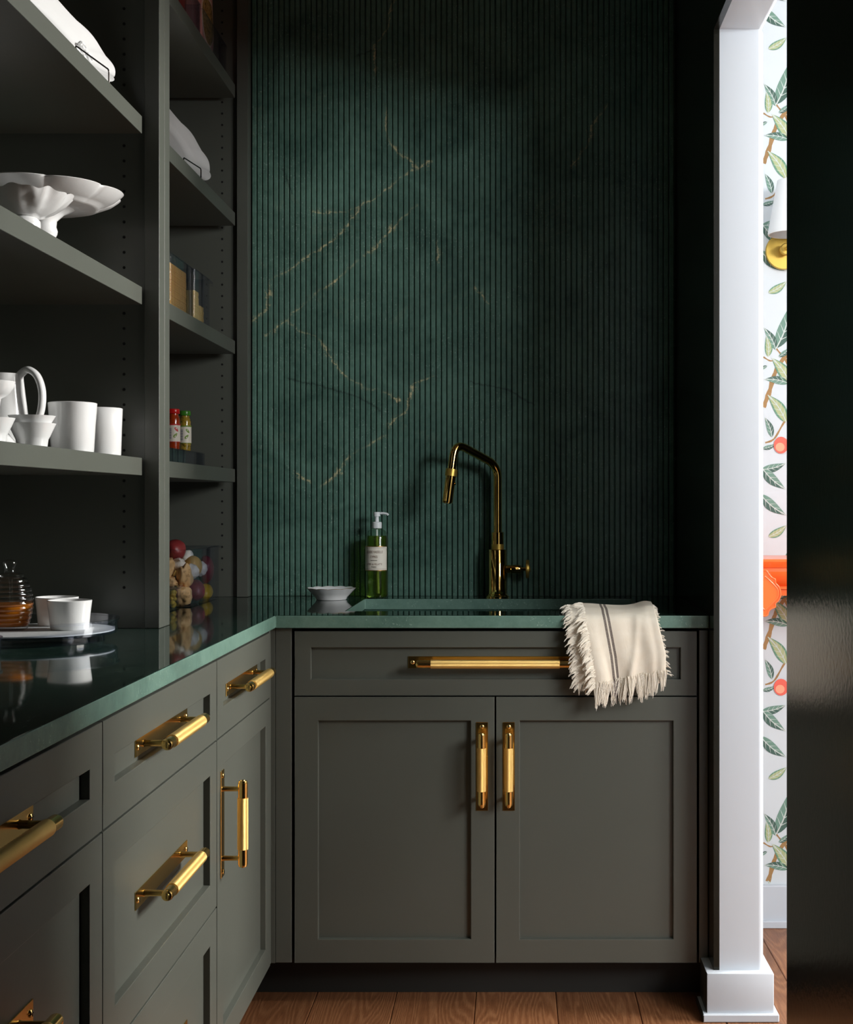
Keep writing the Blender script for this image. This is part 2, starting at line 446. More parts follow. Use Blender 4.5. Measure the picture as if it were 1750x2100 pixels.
def tube(bm, pts, rad, seg=10, mat=0, cap=True, flat=1.0):
    P = [Vector(p) for p in pts]; rings = []
    up = None
    for i, p in enumerate(P):
        t = (P[min(i+1, len(P)-1)]-P[max(i-1, 0)]).normalized()
        if up is None:
            up = Vector((0, 0, 1)) if abs(t.z) < 0.9 else Vector((1, 0, 0))
        u = (up-t*up.dot(t)).normalized(); w = t.cross(u); up = u
        r = rad(i/(len(P)-1)) if callable(rad) else rad
        rings.append([bm.verts.new(p+u*r*math.cos(2*PI*k/seg)+w*r*flat*math.sin(2*PI*k/seg)) for k in range(seg)])
    for a, b2 in zip(rings[:-1], rings[1:]):
        for k in range(seg):
            f = bm.faces.new((a[k], a[(k+1) % seg], b2[(k+1) % seg], b2[k])); f.material_index = mat
    if cap:
        for r in (rings[0], rings[-1]):
            f = bm.faces.new(r); f.material_index = mat
def poly(bm, pts, mat=0):
    f = bm.faces.new([bm.verts.new(p) for p in pts]); f.material_index = mat
    return f

# frames: u across, v up, n out of the cabinet face
def frame_mat(origin, u, n):
    u, n = Vector(u), Vector(n); v = Vector((0, 0, 1))
    return Matrix(((u.x, v.x, n.x, origin[0]), (u.y, v.y, n.y, origin[1]), (u.z, v.z, n.z, origin[2]), (0, 0, 0, 1)))
def shaker(name, F, w, h, parent, rail=0.0555, t=0.020, rec=0.0125, label=None):
    """framed front: w x h, lower left corner at the frame's origin, face at n = 0"""
    bm = BM()
    vs = [bm.verts.new((x, y, z)) for x, y, z in ((0, 0, 0), (w, 0, 0), (w, h, 0), (0, h, 0), (0, 0, -t), (w, 0, -t), (w, h, -t), (0, h, -t))]
    for q in ((4, 7, 6, 5), (0, 1, 5, 4), (1, 2, 6, 5), (2, 3, 7, 6), (3, 0, 4, 7)):
        bm.faces.new([vs[i] for i in q])
    def rect(i, z): return [bm.verts.new(p) for p in ((i, i, z), (w-i, i, z), (w-i, h-i, z), (i, h-i, z))]
    r1 = rect(rail, 0); r2 = rect(rail+0.0008, -rec)
    for k in range(4):
        bm.faces.new((vs[k], vs[(k+1) % 4], r1[(k+1) % 4], r1[k]))
        bm.faces.new((r1[k], r1[(k+1) % 4], r2[(k+1) % 4], r2[k]))
    bm.faces.new(r2)
    out = set(vs[:4]); inn = set(r1)
    es = [e for e in bm.edges if (e.verts[0] in out and e.verts[1] in out) or (e.verts[0] in inn and e.verts[1] in inn)]
    bmesh.ops.bevel(bm, geom=es, offset=0.0012, segments=2, affect='EDGES', profile=0.5)
    bmesh.ops.transform(bm, matrix=F, verts=bm.verts)
    o = link(name, bm, 'cabinet', parent, smooth=True, angle=12)
    if label: o['label'] = label
    return o
def pull_mesh(L, bar):
    """bar pull on a back plate; along x, plate on z = 0, standing out along +z; object space keeps the bar on the x axis"""
    zc = 0.041
    bm = BM()
    box(bm, -L/2, L/2, -0.014, 0.014, -zc, -zc+0.0022, 0, 0.0006)
    for s in (-1, 1):
        lathe(bm, [(0.0062, -zc+0.0021), (0.0050, -zc+0.005), (0.0047, -0.004)], (s*(bar/2-0.0165), 0, 0), 14, 0)
        prof = [(0.0105, 0), (0.0105, 0.0008)]
        # cap: stepped cylinder with a rounded end
        c = [(0.0086, bar/2-0.034), (0.0094, bar/2-0.0335), (0.0094, bar/2-0.005), (0.0088, bar/2-0.0046), (0.0088, bar/2-0.003), (0.0080, bar/2-0.0006), (0.0058, bar/2)]
        lathe(bm, [(r, s*z) for r, z in c], (0, 0, 0), 24, 0, 'X')
        # slot screw in the cap end
        x1 = s*(bar/2)
        lathe(bm, [(0.0048, x1), (0.0044, x1+s*0.0010), (0.0, x1+s*0.0012)], (0, 0, 0), 16, 0, 'X')
        box(bm, min(x1, x1+s*0.0014), max(x1, x1+s*0.0014), -0.0046, 0.0046, -0.0005, 0.0005, 2)
        # dome screws in the plate
        lathe(bm, [(0.0052, -zc+0.0021), (0.0050, -zc+0.0034), (0.0036, -zc+0.0046), (0.0, -zc+0.0050)], (s*(L/2-0.0105), 0, 0), 14, 0)
        box(bm, s*(L/2-0.0105)-0.0036, s*(L/2-0.0105)+0.0036, -0.0005, 0.0005, -zc+0.0045, -zc+0.0053, 2)
        box(bm, s*(L/2-0.0105)-0.0005, s*(L/2-0.0105)+0.0005, -0.0036, 0.0036, -zc+0.0045, -zc+0.0053, 2)
    g = bar/2-0.0335
    lathe(bm, [(0.0088, -g), (0.0106, -g+0.0006), (0.0106, g-0.0006), (0.0088, g)], (0, 0, 0), 32, 1, 'X')
    me = bpy.data.meshes.new('pull')
    bmesh.ops.recalc_face_normals(bm, faces=bm.faces)
    bm.to_mesh(me); bm.free()
    for m in ('brass', 'knurl', 'black'): me.materials.append(M[m])
    me.polygons.foreach_set('use_smooth', [True]*len(me.polygons)); me.set_sharp_from_angle(angle=math.radians(35))
    return me
PULL = {'small': pull_mesh(0.208, 0.168), 'medium': pull_mesh(0.327, 0.266), 'large': pull_mesh(0.412, 0.368)}
def pull(parent, size, F, u, v, n, vertical=False, label='brass bar pull with knurled grip on a back plate'):
    o = bpy.data.objects.new('handle', PULL[size]); COL.objects.link(o)
    R = Matrix.Translation((u, v, n+0.041))
    if vertical: R = R @ Matrix.Rotation(PI/2, 4, 'Z')
    o.parent = parent
    # the part sits on its front: part objects have identity rotation, world == local apart from the unit's origin
    o.matrix_world = F @ R
    o.matrix_parent_inverse = Matrix.Identity(4)
    o['label'] = label
    return o, F @ R

def fix_parent(o, W):
    """place child o at world matrix W"""
    bpy.context.view_layer.update()
    o.matrix_parent_inverse = Matrix.Identity(4)
    o.matrix_basis = o.parent.matrix_world.inverted() @ W

# ------------------------------------------------------------------ room shell
CEIL = 2.80
XL = -1.23           # pantry left wall
XR = 0.457           # pantry right wall face
YB = 3.846           # back wall
NEAR = -1.30
OP0, OP1, OPZ = 2.27, 3.10, 2.262       # doorway to the hall
WX1 = 0.572          # hall side of the wall
HY = 3.77            # papered hall wall
HX = 3.05

bm = BM(); box(bm, XL-0.1, HX+0.1, NEAR-0.1, YB+0.1, -0.06, -0.018)
floor = struct(link('floor', bm, 'toe'))
pw = 0.191; k = 0
x = -0.0917-pw*6
rnd = random.Random(3)
while x < HX:
    x1 = x+pw
    cuts = [NEAR-0.05]
    y = NEAR-0.05+rnd.uniform(0.3, 1.7)
    while y < YB-0.4:
        if not (2.9 < y < 3.5): cuts.append(y)
        y += rnd.uniform(1.3, 2.2)
    cuts.append(YB+0.05)
    for a, b2 in zip(cuts[:-1], cuts[1:]):
        bm = BM(); box(bm, x+0.0006, x1-0.0006, a+0.0006, b2-0.0006, -0.018, -rnd.uniform(0, 0.0003), 0, 0.0018)
        link('plank', bm, 'wood', floor)
    x = x1
bm = BM(); box(bm, XL-0.1, HX+0.1, NEAR-0.1, YB+0.1, CEIL, CEIL+0.08)
struct(link('ceiling', bm, 'plaster'))
bm = BM(); box(bm, XL-0.1, XL, NEAR-0.1, YB+0.1, 0, CEIL)
struct(link('wall_left', bm, 'dark_trim'))
bm = BM(); box(bm, XL, XR, NEAR-0.1, NEAR, 0, CEIL)
struct(link('wall_near', bm, 'dark_trim'))

# back wall and its fluted marble facing, one rib after another
bm = BM(); box(bm, XL, WX1, YB, YB+0.1, 0, CEIL)
wall_back = struct(link('wall_back', bm, 'dark_trim'))
bm = BM(); box(bm, -0.7425, XR, YB-0.007, YB, 0.914, CEIL)
link('slab', bm, 'marble_wall', wall_back)
pitch = 11.08/722.0
nrib = 0; x = -0.7425
while x < XR-0.004:
    x1 = min(x+pitch-0.0025, XR-0.0005)
    bm = BM()
    box(bm, x, x1, YB-0.0165, YB-0.0068, 0.9145, CEIL-0.001, 0)
    es = [e for e in bm.edges if all(abs(v.co.y-(YB-0.0165)) < 1e-5 for v in e.verts) and abs(e.verts[0].co.x-e.verts[1].co.x) < 1e-6]
    bmesh.ops.bevel(bm, geom=es, offset=0.0018, segments=1, affect='EDGES', profile=0.5)
    link('rib', bm, 'marble_wall', wall_back)
    x += pitch

# right wall: gloss dark paint toward the pantry, white plaster in the doorway and the hall
bm = BM()
box(bm, XR, XR+0.013, OP1, YB, 0, OPZ, 0)
box(bm, XR, XR+0.013, NEAR, OP0, 0, OPZ, 0)
box(bm, XR, XR+0.013, NEAR, YB, OPZ, CEIL, 0)
wall_right = struct(link('wall_right', bm, 'dark_wall'))
def bullnose_wall(name, y0, y1, z0, z1):
    b_ = BM(); box(b_, XR+0.013, WX1, y0, y1, z0, z1)
    es = [e for e in b_.edges if all(abs(v.co.x-WX1) < 1e-5 for v in e.verts)
          and ((abs(e.verts[0].co.y-e.verts[1].co.y) < 1e-6 and any(abs(e.verts[0].co.y-t) < 1e-4 for t in (OP0, OP1)))
               or (abs(e.verts[0].co.z-OPZ) < 1e-4 and abs(e.verts[1].co.z-OPZ) < 1e-4))]
    if es: bmesh.ops.bevel(b_, geom=es, offset=0.013, segments=5, affect='EDGES', profile=0.5)
    return link(name, b_, 'white_paint', wall_right, smooth=True, angle=40)
bullnose_wall('door_jamb', OP1, YB, 0, OPZ)
bullnose_wall('door_jamb', NEAR, OP0, 0, OPZ)
bullnose_wall('door_head', NEAR, YB, OPZ, CEIL)
# base of the far jamb
bm = BM()
box(bm, 0.438, 0.591, 3.078, 3.19, 0, 0.108, 0, 0.003, 2)
for f in bm.faces:
    f.normal_update()
    if f.normal.x < -0.7: f.material_index = 1
b1 = struct(link('baseboard_jamb', bm, ['white_paint', 'dark_trim'], smooth=True))
bm = BM(); box(bm, 0.573, 0.591, 3.1905, HY, 0, 0.108, 0, 0.002); link('skirting_board', bm, 'white_paint', b1)
bm = BM(); box(bm, 0.428, 0.601, 3.068, 3.185, 0, 0.018, 0, 0.002)
for f in bm.faces:
    f.normal_update()
    if f.normal.x < -0.7: f.material_index = 1
link('base_shoe', bm, ['white_paint', 'dark_trim'], b1)
bm = BM(); box(bm, 0.5915, 0.601, 3.1855, HY, 0, 0.018, 0, 0.002); link('base_shoe', bm, 'white_paint', b1)

# hall
bm = BM(); box(bm, WX1, HX+0.1, HY, HY+0.1, 0, CEIL)
wall_hall = struct(link('wall_hall', bm, 'paper'))
bm = BM(); box(bm, HX, HX+0.1, NEAR-0.1, HY, 0, CEIL); struct(link('wall_hall_right', bm, 'plaster'))
bm = BM(); box(bm, WX1, HX, NEAR-0.1, NEAR, 0, CEIL); struct(link('wall_hall_near', bm, 'plaster'))
bm = BM(); box(bm, 0.602, HX, HY-0.016, HY, 0.0, 0.116, 0, 0.003)
b2_ = struct(link('baseboard_hall', bm, 'white_paint'))
bm = BM(); box(bm, 0.602, HX, HY-0.026, HY-0.015, 0, 0.020, 0, 0.002); link('base_shoe', bm, 'white_paint', b2_)

bm = BM(); box(bm, 1.50, 1.62, 3.34, HY, 0, CEIL); struct(link('wall_added_light_block', bm, 'plaster'))  # unseen wall stub, added to keep window light off the wallpaper

# printed climbing branches of the wallpaper: flat ink shapes lying on the paper
PS = 736.6
def leaf(bm, a, b2, kind, x0, z0, wr=0.30, lv=0.0):
    A = Vector((a[0], a[1])); B = Vector((b2[0], b2[1])); D = B-A; L = D.length; t = D/L; n = Vector((-t.y, t.x))
    def W(p, lift): return (x0+p.x/PS, HY-lift-lv, z0-p.y/PS)
    K = 12
    def prof(s): return wr*L*0.5*(math.sin(PI*min(1, s**0.85))**0.9)*(1.0-0.25*s)*1.25
    cl = {'dark': (0, 1, 4), 'pale': (2, 2, 4)}[kind]
    bend = 0.06*L
    def ctr(s): return A+D*s+n*bend*math.sin(PI*s)
    for side, mi in ((1, cl[0]), (-1, cl[1])):
        for k in range(K):
            s0, s1 = k/K, (k+1)/K
            p = [ctr(s0), ctr(s1), ctr(s1)+n*side*prof(s1), ctr(s0)+n*side*prof(s0)]
            if k == 0: p = p[:3]
            if k == K-1: p = [p[0], p[1], p[-1]]
            poly(bm, [W(q, 0.0006) for q in p], mi)
        if kind == 'pale':
            for k in range(1, K-1):
                s0, s1 = k/K, (k+1)/K
                p = [ctr(s0)+n*side*prof(s0)*0.72, ctr(s1)+n*side*prof(s1)*0.72, ctr(s1)+n*side*prof(s1)*1.02, ctr(s0)+n*side*prof(s0)*1.02]
                poly(bm, [W(q, 0.0008) for q in p], 3)
        for s in (0.22, 0.40, 0.58, 0.76):
            p0 = ctr(s); p1 = ctr(min(1, s+0.16))+n*side*prof(min(1, s+0.16))*0.92
            w = n*0; d = (p1-p0).normalized(); w = Vector((-d.y, d.x))*0.010*L
            poly(bm, [W(p0-w, 0.0010), W(p0+w, 0.0010), W(p1+w*0.3, 0.0010), W(p1-w*0.3, 0.0010)], 4)
    for k in range(K):
        s0, s1 = k/K, (k+1)/K; w = n*0.014*L
        poly(bm, [W(ctr(s0)-w, 0.0011), W(ctr(s1)-w, 0.0011), W(ctr(s1)+w, 0.0011), W(ctr(s0)+w, 0.0011)], 4)
def twig(bm, pts, w, x0, z0, lv=0.0):
    P = smooth_path([(p[0], p[1], 0) for p in pts], 5)
    for i in range(len(P)-1):
        a, b2 = P[i], P[i+1]; d = (b2-a).normalized(); n = Vector((-d.y, d.x, 0))
        wa = w*(1+0.22*math.sin(i*1.7)); wb = w*(1+0.22*math.sin((i+1)*1.7))
        poly(bm, [(x0+q.x/PS, HY-0.0003-lv, z0-q.y/PS) for q in (a-n*wa, b2-n*wb, b2+n*wb, a+n*wa)], 5)
LEAVES = [((1592, 215), (1620, 128), 'dark'), ((1592, 218), (1567, 172), 'dark'), ((1576, 232), (1572, 188), 'pale'),
          ((1597, 232), (1622, 212), 'dark'), ((1622, 290), (1583, 234), 'pale'), ((1618, 286), (1568, 278), 'dark'),
          ((1613, 366), (1575, 310), 'pale'), ((1584, 397), (1569, 356), 'dark'), ((1564, 420), (1592, 411), 'dark'),
          ((1562, 463), (1612, 450), 'dark'), ((1562, 458), (1611, 503), 'dark'), ((1560, 514), (1612, 556), 'dark'),
          ((1576, 601), (1614, 577), 'pale'), ((1574, 250), (1556, 262), 'dark'),
          ((1640, 170), (1690, 140), 'dark'), ((1640, 205), (1688, 230), 'pale'), ((1630, 300), (1680, 330), 'dark'),
          ((1650, 380), (1700, 350), 'dark'), ((1630, 440), (1675, 470), 'pale'), ((1660, 520), (1700, 560), 'dark'),
          ((1720, 200), (1760, 150), 'pale'), ((1720, 260), (1775, 280), 'dark'), ((1730, 400), (1780, 370), 'dark'),
          ((1740, 480), (1790, 510), 'dark'), ((1800, 320), (1850, 290), 'pale'), ((1810, 440), (1860, 470), 'dark'),
          ((1820, 180), (1870, 210), 'dark'), ((1820, 560), (1865, 530), 'pale')]
TWIGS = [([(1640, 190), (1612, 228), (1590, 265), (1578, 305), (1566, 335)], 4.6), ([(1625, 340), (1606, 370), (1588, 400), (1570, 408)], 1.8),
         ([(1566, 232), (1580, 240), (1592, 238)], 1.4), ([(1592, 214), (1602, 226), (1610, 232)], 1.6),
         ([(1640, 190), (1680, 260), (1720, 300), (1760, 420)], 3.4), ([(1760, 420), (1800, 380), (1830, 300)], 2.6), ([(1610, 235), (1660, 330), (1700, 450)], 2.4)]
for col in range(3):
    for row in range(5):
        z0 = 1.178+(1031+500-row*500)/PS-0.0; x0 = -1055/PS+col*0.46
        if row == 0: z0 = 1.178+(1031-1000+4)/PS
        if row == 4: z0 = 1.178+(1031-1496)/PS
        if row == 1: z0 = 1.178+(1031-500)/PS
        if row == 2: z0 = 1.178+1031/PS
        if row == 3: z0 = 1.178+(1031+500)/PS
        bm = BM()
        for q_, (a, b2, kd) in enumerate(LEAVES):
            leaf(bm, a, b2, kd, x0, z0, 0.29 if kd == 'dark' else 0.32, 0.00006*(q_ % 14)+0.0010*(col % 2))
        for q_, (pts, w) in enumerate(TWIGS): twig(bm, pts, w, x0, z0, 0.00003*q_)
        for (cx, cy, r) in ((1602, 413, 15), (1745, 330, 17), (1840, 400, 15)):
            poly(bm, [(x0+(cx+r*math.cos(t*PI/10))/PS, HY-0.0030, z0-(cy+r*1.15*math.sin(t*PI/10))/PS) for t in range(20)], 6)
            poly(bm, [(x0+(cx-2+r*0.62*math.cos(t*PI/10))/PS, HY-0.0032, z0-(cy+4+r*0.6*math.sin(t*PI/10))/PS) for t in range(20)], 7)
        lim = [v for v in bm.verts if v.co.z > CEIL-0.01 or v.co.z < 0.118 or v.co.x < WX1+0.002]
        bmesh.ops.delete(bm, geom=lim, context='VERTS')
        o = link('printed_branch', bm, ['leaf_dark', 'leaf_mid', 'leaf_pale', 'leaf_edge', 'leaf_vein', 'twig', 'peach', 'peach_hi'], wall_hall)
        o['kind'] = 'stuff'

# ------------------------------------------------------------------ lower cabinets
TOP = 0.914; TH = 0.030
ZB, ZT = 0.0955, 0.8765          # bottom and top of the fronts
FY = 3.185                        # face of the sink run
FX = -0.570                       # face of the left run
UB, NB = (1, 0, 0), (0, -1, 0)
UL, NL = (0, 1, 0), (1, 0, 0)
def face_b(x, z, n=0.0): return frame_mat((x, FY-n, z), UB, NB)
def face_l(y, z, n=0.0): return frame_mat((FX+n, y, z), UL, NL)

sink_cab = thing('sink_cabinet', 'dark green-grey sink cabinet with two doors under one wide drawer', 'cabinet', (-0.06, 3.5, 0))
bm = BM()
box(bm, -0.562, -0.524, FY+0.001, FY+0.02, ZB, TOP-TH-0.001, 0, 0.001)
link('filler', bm, 'cabinet', sink_cab)
bm = BM(); box(bm, 0.4355, XR-0.001, FY+0.001, FY+0.02, ZB, TOP-TH-0.006, 0, 0.001); link('filler', bm, 'cabinet', sink_cab)
bm = BM()
box(bm, -0.555, -0.537, FY+0.021, YB-0.02, ZB, TOP-TH-0.001); box(bm, 0.436, 0.455, FY+0.021, YB-0.02, ZB, TOP-TH-0.001)
box(bm, -0.537, 0.436, FY+0.021, YB-0.02, ZB, ZB+0.018); box(bm, -0.537, 0.436, YB-0.03, YB-0.02, ZB, 0.6)
box(bm, -0.537, 0.436, FY+0.021, FY+0.05, 0.69, 0.75)
link('carcass', bm, 'toe', sink_cab)
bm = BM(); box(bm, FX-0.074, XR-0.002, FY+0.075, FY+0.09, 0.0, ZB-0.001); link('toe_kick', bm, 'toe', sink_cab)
zsplit = 0.7225
dr = shaker('drawer_front', face_b(-0.517, zsplit+0.0015), 0.947, 0.876-zsplit-0.0015, sink_cab, rail=0.0385)
dr_h = (dr, 'large', face_b(0, 0), -0.0445, 0.8015, -0.0125, False)
dl = shaker('door', face_b(-0.517, ZB), 0.4705, zsplit-0.0015-ZB, sink_cab)
drr = shaker('door', face_b(-0.0425, ZB), 0.4725, zsplit-0.0015-ZB, sink_cab)
HANDLES = [dr_h, (dl, 'small', face_b(0, 0), -0.0757, 0.558, 0.0, True), (drr, 'small', face_b(0, 0), -0.0128, 0.558, 0.0, True)]

def left_unit(name, label, y0, y1, fronts):
    root = thing(name, label, 'cabinet', (-0.9, (y0+y1)/2, 0))
    bm = BM()
    box(bm, XL+0.002, FX-0.021, y0, y0+0.018, ZB, TOP-TH-0.001); box(bm, XL+0.002, FX-0.021, y1-0.018, y1, ZB, TOP-TH-0.001)
    box(bm, XL+0.002, FX-0.021, y0+0.018, y1-0.018, ZB, ZB+0.018)
    box(bm, FX-0.03, FX-0.021, y0+0.018, y1-0.018, TOP-TH-0.03, TOP-TH-0.001)
    link('carcass', bm, 'toe', root)
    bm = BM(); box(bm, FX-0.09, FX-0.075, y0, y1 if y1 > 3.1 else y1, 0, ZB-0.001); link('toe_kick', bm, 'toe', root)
    for kind, z0, z1, hv in fronts:
        g = 0.0015
        f = shaker(kind, face_l(y0+g, z0+g), y1-y0-2*g, z1-z0-2*g, root)
        if hv[0] == 'h': HANDLES.append((f, 'medium', face_l(0, 0), (y0+y1)/2+hv[1], hv[2], -0.0125, False))
        else: HANDLES.append((f, 'small', face_l(0, 0), y0+0.043, hv[1], 0.0, True))
    return root
D3 = lambda o: [('drawer_front', 0.7225, 0.8765, ('h', o, 0.801)), ('drawer_front', 0.4035, 0.7225, ('h', o, 0.566)), ('drawer_front', ZB, 0.4035, ('h', o, 0.247))]
cab_c = left_unit('drawer_cabinet', 'corner base cabinet with one short drawer above a door, left of the sink run', 2.595, 3.163,
                  [('drawer_front', 0.7225, 0.8765, ('h', 0.015, 0.801)), ('door', ZB, 0.7225, ('v', 0.553))])
bm = BM(); box(bm, FX-0.02, FX-0.002, 3.1635, 3.1835, ZB, TOP-TH-0.001, 0, 0.001); link('filler', bm, 'cabinet', cab_c)
bm = BM(); box(bm, FX-0.02, -0.5625, 3.1842, FY+0.0015+0.0185, ZB, TOP-TH-0.001); link('filler', bm, 'cabinet', cab_c)
cab_m = left_unit('drawer_cabinet', 'middle drawer cabinet of the left run, all three drawers in view', 1.875, 2.595, D3(0.005))
cab_n = left_unit('drawer_cabinet', 'nearest drawer cabinet on the left, cut off by the picture edge', 1.065, 1.875, D3(0.0))
bpy.context.view_layer.update()
for (f, size, F, u, v, n, vert) in HANDLES:
    o, W = pull(f, size, F, u, v, n, vert)
    fix_parent(o, W)

# ------------------------------------------------------------------ countertop and sink
CX = -0.5595; CY = 3.170
SX0, SX1, SY0, SY1 = -0.411, 0.322, 3.300, 3.722
bm = BM()
xs = [XL+0.001, CX, SX0, SX1, XR-0.001]; ys = [1.0, CY, SY0, SY1, YB-0.013]
V = {}
def gv(i, j):
    if (i, j) not in V: V[(i, j)] = bm.verts.new((xs[i], ys[j], TOP))
    return V[(i, j)]
for i in range(4):
    for j in range(4):
        if i > 0 and j == 0: continue
        if i == 2 and j == 2: continue
        bm.faces.new((gv(i, j), gv(i+1, j), gv(i+1, j+1), gv(i, j+1)))
r = bmesh.ops.extrude_face_region(bm, geom=bm.faces[:])
bmesh.ops.translate(bm, verts=[g for g in r['geom'] if isinstance(g, bmesh.types.BMVert)], vec=(0, 0, -TH))
bmesh.ops.recalc_face_normals(bm, faces=bm.faces)
es = [e for e in bm.edges if len(e.link_faces) == 2 and e.calc_face_angle(0) > 0.5]
bmesh.ops.bevel(bm, geom=es, offset=0.0022, segments=2, affect='EDGES', profile=0.5)
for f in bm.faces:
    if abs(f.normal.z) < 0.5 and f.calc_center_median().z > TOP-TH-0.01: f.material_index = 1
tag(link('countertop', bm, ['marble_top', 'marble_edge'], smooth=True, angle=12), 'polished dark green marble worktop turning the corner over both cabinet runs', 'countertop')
bm = BM()
t = 0.012; zb = 0.70; zt = TOP-TH-0.0005
box(bm, SX0-t, SX1+t, SY0-t, SY0-0.0005, zb, zt); box(bm, SX0-t, SX1+t, SY1+0.0005, SY1+t, zb, zt)
box(bm, SX0-t, SX0-0.0005, SY0-0.0005, SY1+0.0005, zb, zt); box(bm, SX1+0.0005, SX1+t, SY0-0.0005, SY1+0.0005, zb, zt)
box(bm, SX0-t, SX1+t, SY0-t, SY1+t, zb-t, zb)
sk = thing('sink', 'rectangular green marble sink set into the worktop below the tap', 'sink', (-0.045, 3.51, zb-t))
link('basin', bm, 'marble_sink', sk)
bm = BM(); lathe(bm, [(0.0, zb+0.002), (0.030, zb+0.002), (0.042, zb+0.004), (0.045, zb+0.0005)], (-0.045, 3.51, 0), 28); link('drain', bm, 'brass', sk, smooth=True)

# ------------------------------------------------------------------ open shelving
SXF = -0.776; XF = -0.7445
UT = CEIL-0.002
def pins(name, y, xs_, parent, z0, z1, sgn):
    bm = BM(); z = z0
    while z < z1:
        for x in xs_:
            lathe(bm, [(0.0, y+sgn*0.0003), (0.0022, y+sgn*0.0003), (0.0031, y+sgn*0.0006), (0.0031, y-sgn*0.0005)], (x, 0, z), 10, 0, 'Y')
        z += 0.032
    o = link(name, bm, 'black', parent); o['kind'] = 'stuff'
    return o
def shelf(parent, y0, y1, ztop):
    bm = BM(); box(bm, XL+0.02, SXF, y0, y1, ztop-0.0365, ztop, 0, 0.0010, 2)
    return link('shelf', bm, 'cabinet', parent)
SH = (1.2715, 1.6275, 1.9835, 2.339)
un = thing('shelving_unit', 'open shelf bay at the far left holding white crockery', 'shelving', (-1.0, 2.2, TOP))
bm = BM(); box(bm, XL+0.002, XL+0.018, 1.60, 2.88, TOP+0.0005, UT); link('back_panel', bm, 'cabinet', un)
bm = BM(); box(bm, XL+0.018, SXF, 2.845, 2.8815, TOP+0.0005, UT); link('side_panel', bm, 'cabinet', un)
bm = BM(); box(bm, XL+0.018, SXF, 1.60, 1.636, TOP+0.0005, UT); link('side_panel', bm, 'cabinet', un)
bm = BM(); box(bm, SXF, XF, 2.840, 2.8815, TOP+0.0005, UT, 0, 0.001); link('stile', bm, 'cabinet', un)
bm = BM(); box(bm, SXF, XF, 1.60, 1.641, TOP+0.0005, UT, 0, 0.001); link('stile', bm, 'cabinet', un)
for z in SH: shelf(un, 1.655, 2.822, z)
pins('pin_holes', 2.845, (-0.820, -1.15), un, 1.0, 2.6, -1)
un2 = thing('shelving_unit', 'narrower open shelf bay in the corner holding jars, biscuit bins and vegetables', 'shelving', (-1.0, 3.35, TOP))
bm = BM(); box(bm, XL+0.002, XL+0.018, 2.884, YB-0.004, TOP+0.0005, UT); link('back_panel', bm, 'cabinet', un2)
bm = BM(); box(bm, XL+0.018, SXF, 2.8835, 2.920, TOP+0.0005, UT); link('side_panel', bm, 'cabinet', un2)
bm = BM(); box(bm, XL+0.018, SXF, 3.800, 3.828, TOP+0.0005, UT); link('side_panel', bm, 'cabinet', un2)
bm = BM(); box(bm, SXF, XF, 2.8830, 2.924, TOP+0.0005, UT, 0, 0.001); link('stile', bm, 'cabinet', un2)
bm = BM(); box(bm, SXF, XF, 3.785, 3.8285, TOP+0.0005, UT, 0, 0.001); link('stile', bm, 'cabinet', un2)
for z in SH: shelf(un2, 2.935, 3.762, z)
pins('pin_holes', 3.800, (-0.820, -1.15), un2, 0.99, 2.7, -1)

# ------------------------------------------------------------------ tap
fx, fy = -0.0465, 3.778
fa = thing('tap', 'polished brass kitchen tap with an angled spout, standing behind the sink', 'tap', (fx, fy, TOP))
bm = BM()
lathe(bm, [(0.0315, TOP), (0.0315, TOP+0.004), (0.029, TOP+0.006), (0.0275, TOP+0.006), (0.0275, TOP+0.009), (0.0245, TOP+0.010), (0.0245, TOP+0.1320), (0.0235, TOP+0.1335), (0.012, TOP+0.1335)], (fx, fy, 0), 40)
link('body', bm, 'polished_brass', fa, smooth=True)
bm = BM(); lathe(bm, [(0.0165, TOP+0.1336), (0.0175, TOP+0.1342), (0.0175, TOP+0.1485), (0.0165, TOP+0.149)], (fx, fy, 0), 40)
link('collar', bm, 'satin_brass', fa, smooth=True)['label'] = 'knurled satin brass collar'
bm = BM(); lathe(bm, [(0.0170, TOP+0.149), (0.0170, TOP+0.181), (0.0160, TOP+0.182), (0.0115, TOP+0.182)], (fx, fy, 0), 40)
link('sleeve', bm, 'polished_brass', fa, smooth=True)
# spout swung a little toward the room
yaw = 0.62
def sp(r, z): return Vector((fx-r*math.cos(yaw), fy-r*math.sin(yaw), z))
def ZY(y, d): return 1.178-(y-1031)*d/2777.0
p0 = Vector((fx, fy, TOP+0.18)); p1 = Vector((fx, fy, 1.2815))
r2 = 0.1405; p2 = sp(r2, 1.342); p3 = sp(0.1525, 1.268)
path = fillet([p0, p1, p2, p3], [0.055, 0.040], 10)
bm = BM(); tube(bm, path, 0.0115, 20); link('spout', bm, 'polished_brass', fa, smooth=True)
dirv = (sp(0.1670, 1.176)-p3).normalized()
bm = BM()
a = p3; b2 = p3+dirv*0.017
tube(bm, [a-dirv*0.001, a, b2, b2+dirv*0.001], lambda t: 0.0165, 24); link('collar', bm, 'satin_brass', fa, smooth=True)['label'] = 'knurled satin brass ring'
bm = BM()
pts = [b2, b2+dirv*0.002, b2+dirv*0.070, b2+dirv*0.0745]
tube(bm, pts, lambda t: 0.0142 if t < 0.9 else 0.0135, 24)
tube(bm, [b2+dirv*0.0745, b2+dirv*0.0765], 0.010, 16)
link('spray_head', bm, 'polished_brass', fa, smooth=True)
bm = BM(); c = b2+dirv*0.024+Vector((0.0140, 0, 0.002)); lathe(bm, [(0.004, -0.002), (0.004, 0.002), (0.002, 0.003), (0, 0.003)], c, 12, 0, 'X'); link('spray_button', bm, 'polished_brass', fa, smooth=True)
